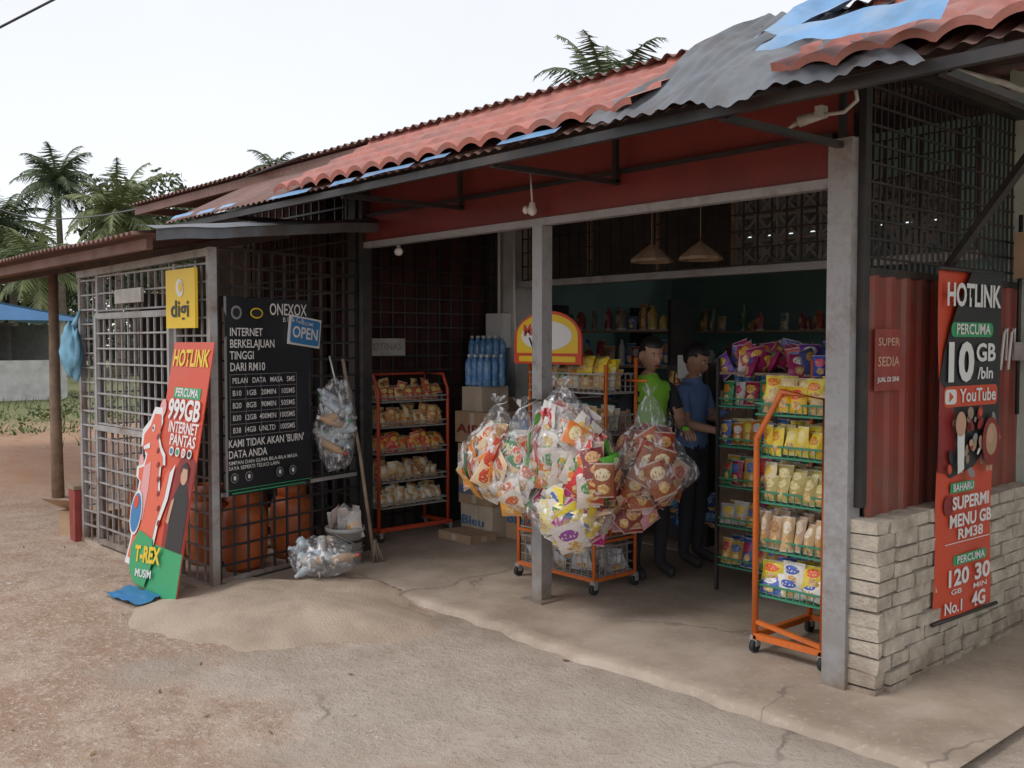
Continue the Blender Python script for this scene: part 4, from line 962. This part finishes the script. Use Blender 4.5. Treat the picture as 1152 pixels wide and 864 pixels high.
# ------------------------------------------------------------------ people
def person(name,pos,heading,shirt,side,height=1.6,tilt=.25,arms=None,hair='hair'):
    E=empty(name,(pos[0],pos[1],FZ)); s=height/1.6
    Rz=Matrix.Rotation(heading,3,'Z')
    def W(p): return V((pos[0],pos[1],FZ))+Rz@(V(p)*s)
    J={'pel':(0,0,.86,.145,.10),'sp':(0,.0,1.0,.135,.095),'ch':(0,.005,1.17,.155,.105),'nb':(0,0,1.315,.085,.07),'nk':(0,.015,1.40,.052,.052)}
    for sg,n in ((-1,'l'),(1,'r')):
        A=arms[n] if arms else ((.215,.02,1.05),(.15,.24,1.0))
        J['sh'+n]=(sg*.165,0,1.275,.062,.06); J['el'+n]=(sg*A[0][0],A[0][1],A[0][2],.043,.043); J['wr'+n]=(sg*A[1][0],A[1][1],A[1][2],.027,.023)
        w=V((sg*A[1][0],A[1][1],A[1][2])); e=V((sg*A[0][0],A[0][1],A[0][2])); d=(w-e).normalized(); h=w+d*.06
        J['pa'+n]=(h.x,h.y,h.z,.032,.016)
        J['hp'+n]=(sg*.09,0,.80,.088,.088); J['kn'+n]=(sg*.10,.02,.45,.058,.06); J['an'+n]=(sg*.10,-.01,.09,.04,.042); J['to'+n]=(sg*.115,.15,.04,.036,.03)
    bones=[('pel','sp'),('sp','ch'),('ch','nb'),('nb','nk')]
    for n in 'lr': bones+=[('ch','sh'+n),('sh'+n,'el'+n),('el'+n,'wr'+n),('wr'+n,'pa'+n),('pel','hp'+n),('hp'+n,'kn'+n),('kn'+n,'an'+n),('an'+n,'to'+n)]
    keys=list(J); me=bpy.data.meshes.new(name+'_sk'); me.from_pydata([J[k][:3] for k in keys],[(keys.index(a),keys.index(c)) for a,c in bones],[])
    o=bpy.data.objects.new(name+'_sk',me); scene.collection.objects.link(o)
    o.modifiers.new('s','SKIN'); sv=me.skin_vertices[0].data
    for i,k in enumerate(keys): sv[i].radius=J[k][3:5]; sv[i].use_root=(k=='pel')
    sb=o.modifiers.new('ss','SUBSURF'); sb.levels=2; sb.render_levels=2
    bpy.context.view_layer.update(); dg=bpy.context.evaluated_depsgraph_get()
    m2=bpy.data.meshes.new_from_object(o.evaluated_get(dg)); bpy.data.objects.remove(o)
    for mm in (shirt,side,'trouser','skin','rubber'): m2.materials.append(M[mm])
    for p in m2.polygons:
        c=p.center; x,y,z=abs(c.x),c.y,c.z; p.use_smooth=True
        if z<.085: k=4
        elif z<.86 and not (x>.13 and y>.12) and not(x>.165 and z>.7): k=2
        elif z>1.355: k=3
        elif (x>.13 and (z<1.13) and (y>.05 or x>.175)): k=3
        elif x>.12: k=1
        else: k=0
        p.material_index=k
    for v in m2.vertices:
        f=V(v.co)
        if .9<f.z<1.3 and abs(f.x)<.16: f=f+V((0,(.006*noise.noise(V((f.x*9,f.y*5,f.z*14)))),0))
        v.co=W(f)-V((pos[0],pos[1],FZ))
    bo=bpy.data.objects.new('body',m2); scene.collection.objects.link(bo); bo.location=(pos[0],pos[1],FZ); setp(bo,E)
    b=MB(); b.lathe((0,0,0),[(.058,1.35),(.068,1.352),(.075,1.325)],shirt,16)
    for sg,n in ((-1,'l'),(1,'r')):
        pa=V(J['pa'+n][:3]); wr=V(J['wr'+n][:3]); d=(pa-wr).normalized(); sd=d.cross(V((0,0,1))).normalized(); dn=V((0,0,-1))
        b.ell(pa,.036,.042,.016,'skin',12,Matrix((sd,d,sd.cross(d))).transposed())
        for i,(of,L) in enumerate(((-.027,.062),(-.009,.072),(.009,.068),(.027,.052))):
            q=pa+sd*of+d*.03; b.tube([q,q+d*L*.45+dn*.004,q+d*L*.75+dn*.018,q+d*L*.85+dn*.035],[.009,.0085,.0078,.006],'skin',7)
        q=pa-sd*sg*.028-d*.01; b.tube([q,q-sd*sg*.022+d*.025,q-sd*sg*.026+d*.05+dn*.01],[.011,.010,.007],'skin',7)
    for i,v in enumerate(b.v): b.v[i]=W(v)
    b.build('hands_and_collar',E)
    b=MB(); rx,ry,rz=.073,.092,.112; Ht=Matrix.Rotation(-tilt,3,'X')
    def hairy(d): 
        return (d.z>.55 and d.y>-.1) or (d.z>.28 and d.y<=.45 and abs(d.x)>.3 and d.y<.35) or (d.y<-.0 and d.z>-.35 and not(abs(d.x)>.8 and d.z<.05 and d.y>-.3)) or (d.z>.5)
    def surf(d):
        x,y,z=d.x*rx,d.y*ry,d.z*rz
        if d.z<0:
            k=min(1,-d.z); x*=1-.34*k**1.6
            y*= (1-.10*k) if y>0 else (1-.45*k)
            if y>0: y+=.012*k*math.exp(-(x/.03)**2)
        if y>0:
            y+=.024*math.exp(-(x/.011)**2)*max(0,1-abs((z+.022)/.030))**.8
            y-=.010*math.exp(-((abs(x)-.029)/.013)**2-((z-.008)/.012)**2)
            y+=.004*math.exp(-(x/.05)**2-((z-.03)/.009)**2)
            y+=.005*math.exp(-(x/.02)**2-((z+.058)/.008)**2); y-=.003*math.exp(-(x/.03)**2-((z+.058)/.002)**2)
        if hairy(d):
            q=.009+.003*noise.noise(d*9); x+=d.x*q;y+=d.y*q;z+=d.z*q*1.6
        return V((x,y,z))
    nu,nv=48,36
    def dd(u,v):
        a=2*math.pi*u; e=math.pi*(v-.5); return V((math.cos(e)*math.sin(a),math.cos(e)*math.cos(a),math.sin(e)))
    b.grid(lambda u,v:surf(dd(u,v)),nu,nv,lambda u,v:'hair' if hairy(dd(u+.5/nu,v+.5/nv)) else 'skin')
    for sg in (-1,1):
        b.ell((sg*.029,.077,.007),.0115,.009,.0075,'eyew',10); b.ell((sg*.030,.0845,.007),.0052,.003,.0055,'hair',8)
        b.ell((sg*.029,.083,.027),.016,.004,.0032,'hair',8); b.ell((sg*.074,-.005,-.008),.008,.019,.030,'skin',10,Matrix.Rotation(sg*.3,3,'Z'))
        b.ell((sg*.009,.098,-.042),.007,.007,.006,'skin',8)
    b.ell((0,.0865,-.056),.021,.006,.004,'lip',10); b.ell((0,.0855,-.064),.018,.006,.0045,'lip',10)
    hc=V((0,.03,1.487))
    for i,v in enumerate(b.v): b.v[i]=W(hc+Ht@v)
    b.build('head',E)
    return E
person('man',(-1.92,.92),math.radians(-108),'shirtg','vest',1.59,.18,{'l':((.22,.05,1.03),(.12,.28,1.0)),'r':((.22,.04,1.04),(.15,.27,.97))})
person('man',(-1.95,1.42),math.radians(-80),'shirtb','shirtb',1.55,.4,{'l':((.22,.05,1.05),(.10,.22,1.12)),'r':((.21,.06,1.04),(.14,.25,1.0))})
# ------------------------------------------------------------------ vegetation / far
def palm(pos,h,L,mt='palm',nf=24,lean=(0,0)):
    b=MB(); x,y=pos; pts=[];rad=[]
    for i in range(9):
        t=i/8; pts.append((x+lean[0]*t*t,y+lean[1]*t*t,h*t-.05)); rad.append(.2-.08*t if i else .28)
    b.tube(pts,rad,'trunk',10); top=V(pts[-1])
    for f in range(nf):
        az=f*2.399+rnd(-.3,.3); el=-.45+1.75*((f+.5)/nf)+rnd(-.1,.1); LL=L*rnd(.78,1.1); p=top+V((0,0,.1)); d=V((math.cos(az)*math.cos(el),math.sin(az)*math.cos(el),math.sin(el)))
        st=LL/16; R_=[p.copy()]; D_=[d.copy()]; dr=rnd(.035,.075)
        for k in range(16):
            d=(d+V((rnd(-.02,.02),rnd(-.02,.02),-dr-.012*k*.6))).normalized(); p=p+d*st; R_.append(p.copy()); D_.append(d.copy())
        b.tube(R_[::2],[.035*(1-i/10)+.008 for i in range(len(R_[::2]))],mt,4)
        for k in range(1,17):
            for hlf in (0,.33,.66):
                q=R_[k-1].lerp(R_[k],hlf); dk=D_[k]; sdv=dk.cross(V((0,0,1))).normalized()
                ll=L*.28*math.sin(min(1,(k+1)/15)*2.6+.35)*rnd(.7,1.15)+.05
                for sg in (-1,1):
                    if rnd(0,1)<.08: continue
                    tip=q+(sdv*sg*.8+dk*.55+V((0,0,-.30-rnd(0,.5)))).normalized()*ll; w=dk*.034*L/3
                    b.poly([q-w,q+w,tip+w*.3,tip-w*.2],mt)
    return b.build('palm_tree')
palm((-18.4,17.8),8.5,3.3,'palm',36,(.4,.2))
palm((-45.0,10.6),8.9,2.6,'palm',28,(-.5,0)); palm((-46.5,8.2),6.6,3.2,'palm',26,(.6,0)); palm((-40.5,11.5),6.9,3.2,'palmlight',28)
palm((-33.5,15.2),8.4,1.5,'palm',18); palm((-38,7.5),4.4,2.6,'palmlight',22)
def leafcloud(b,c,rx,ry,rz,n,s,mt):
    C=V(c)
    for i in range(n):
        d=V((random.gauss(0,1),random.gauss(0,1),random.gauss(0,1))).normalized(); k=rnd(.45,1)**.6*(1+.45*noise.noise(d*2.2+C))
        p=C+V((d.x*rx*k,d.y*ry*k,d.z*rz*k)); a=V((rnd(-1,1),rnd(-1,1),rnd(-1,1))).normalized(); e=a.cross(V((rnd(-1,1),rnd(-1,1),rnd(-1,1)))).normalized(); q=s*rnd(.6,1.3)
        b.poly([p-a*q,p-e*q*.5,p+a*q,p+e*q*.5],mt)
def tree(pos,h,r,name='broadleaf_tree'):
    b=MB(); x,y=pos; b.tube([(x,y,-.1),(x+.1,y,h*.3),(x,y+.1,h*.6)],[.35,.25,.15],'trunk',9)
    for k in range(8):
        a=k*.9; q=(x+r*.6*math.cos(a)*rnd(.7,1.2),y+r*.6*math.sin(a)*rnd(.7,1.2),h*rnd(.55,.88)); b.tube([(x+.05,y,h*.4),((x+q[0])/2,(y+q[1])/2,h*.55),q],[.14,.08,.03],'trunk',6)
        leafcloud(b,q,r*.42,r*.42,h*.13,480,.16,'leaf')
    leafcloud(b,(x,y,h*.85),r*.5,r*.5,h*.14,600,.16,'leaf'); return b.build(name)
tree((-43.5,14.6),9.7,3.4); tree((-48,15),8.4,3.6); tree((-49,9.5),7.0,3.4); tree((-52,4.5),7.8,3.6)
b=MB()
for i in range(80):
    a=rnd(-.75,.25); 
    x=-60+rnd(-8,8)+10*abs(a); y=-28+62*(i/80)+rnd(-1,1)
    h=rnd(3.2,6.6); leafcloud(b,(x,y,h*.5),3,3,h*.55,260,.32,'leaf')
b.build('distant_trees')
b=MB()
for i in range(22):
    x=-19+rnd(-6,3.0); y=rnd(-2.8,5); leafcloud(b,(x,y,.12),rnd(.3,.8),rnd(.3,.7),rnd(.15,.45),130,.05,'bush')
b.build('low_bushes')
b=MB()
for i in range(3600):
    x=rnd(-34,-13.0); y=rnd(-6,9)
    if noise.noise(V((x*.5,y*.5,0)))<.05: continue
    h=rnd(.06,.22); a=rnd(0,3.1); dx=.02*math.cos(a);dy=.02*math.sin(a); l=rnd(-.08,.08); b.poly([(x-dx,y-dy,0),(x+dx,y+dy,0),(x+l,y+l,h)],'bush')
b.build('grass')
Hh_=empty('blue_roofed_hut',(-29,2.5,0)); b=MB()
for x in (-31.3,-26.7):
    for y in (.1,4.9): b.bx(x-.08,x+.08,y-.08,y+.08,0,2.2,'white_col')
b.bx(-31.2,-26.8,.05,.2,0,1.1,'white_col'); b.bx(-26.85,-26.7,.25,4.8,0,1.1,'white_col'); b.bx(-31.3,-31.1,.25,4.8,0,2.2,'vent'); b.bx(-31,-27,4.7,4.8,0,2.1,'vent'); b.build('walls_and_posts',Hh_)
b=MB(); 
b.grid(lambda u,v:(-31.9+5.9*u,-.6+3.1*v,2.2+.55*v+.03*math.sin(u*120)),200,1,'hutblue'); b.grid(lambda u,v:(-31.9+5.9*u,2.5+3.1*v,2.75-.55*v+.03*math.sin(u*120)),200,1,'hutblue')
b.poly([(-26.02,-.5,2.19),(-26.02,5.5,2.19),(-26.02,2.5,2.72)],'hutblue'); b.build('roof',Hh_)
b=MB(); d=V((.57,.65,.44)); p=V((-10.84,-.72,5.36)); b.tube([p+d*k for k in (-5,-2,0,1,3,8)],.016,'black',5); b.build('overhead_cable')
b=MB(); A=V((-24,2,5.2)); C=V((-4.0,-.4,2.95)); b.tube([A.lerp(C,t)+V((0,0,-1.1*4*t*(1-t)*.5)) for t in [i/16 for i in range(17)]],.011,'black',5); b.build('overhead_cable')
bpy.context.view_layer.update()
for o,w in FIT:
    k=o.dimensions.x
    if k>0: o.matrix_basis=o.matrix_basis@Matrix.Diagonal((w/k,1,1,1))
# ------------------------------------------------------------------ world, light, camera
w=bpy.data.worlds.new('World'); scene.world=w; w.use_nodes=True; nt=w.node_tree
bg=nt.nodes['Background']; out=nt.nodes['World Output']
sky=N(nt,'ShaderNodeTexSky',sky_type='NISHITA'); sky.sun_disc=False; sky.sun_elevation=math.radians(55); sky.sun_rotation=math.radians(195)
nt.links.new(sky.outputs[0],bg.inputs[0]); bg.inputs[1].default_value=.05
bg2=N(nt,'ShaderNodeBackground'); tc=N(nt,'ShaderNodeTexCoord'); c=mixc(nt,ramp(nt,noi(nt,tc.outputs['Generated'],1.6,4),.3,.7),(.87,.855,.855),(.93,.91,.905)); nt.links.new(c,bg2.inputs[0]); bg2.inputs[1].default_value=.93
ad=N(nt,'ShaderNodeAddShader'); nt.links.new(bg.outputs[0],ad.inputs[0]); nt.links.new(bg2.outputs[0],ad.inputs[1]); nt.links.new(ad.outputs[0],out.inputs[0])
L=bpy.data.lights.new('sun','SUN'); L.energy=1.2; L.angle=math.radians(20); L.color=(1,.965,.92); lo=bpy.data.objects.new('sun',L); scene.collection.objects.link(lo); lo.rotation_euler=(math.radians(35),0,math.radians(-15)); lo.location=(0,-8,10)
cam=bpy.data.cameras.new('camera'); cam.sensor_width=36; cam.lens=34.4; cam.clip_end=1500; cam.clip_start=.05
co=bpy.data.objects.new('camera',cam); scene.collection.objects.link(co); co.location=(2.284,-4.045,1.6); co.rotation_euler=(math.radians(90-2.45),0,math.radians(48.2)); scene.camera=co
scene.view_settings.view_transform='Standard'; scene.view_settings.look='None'; scene.view_settings.exposure=0
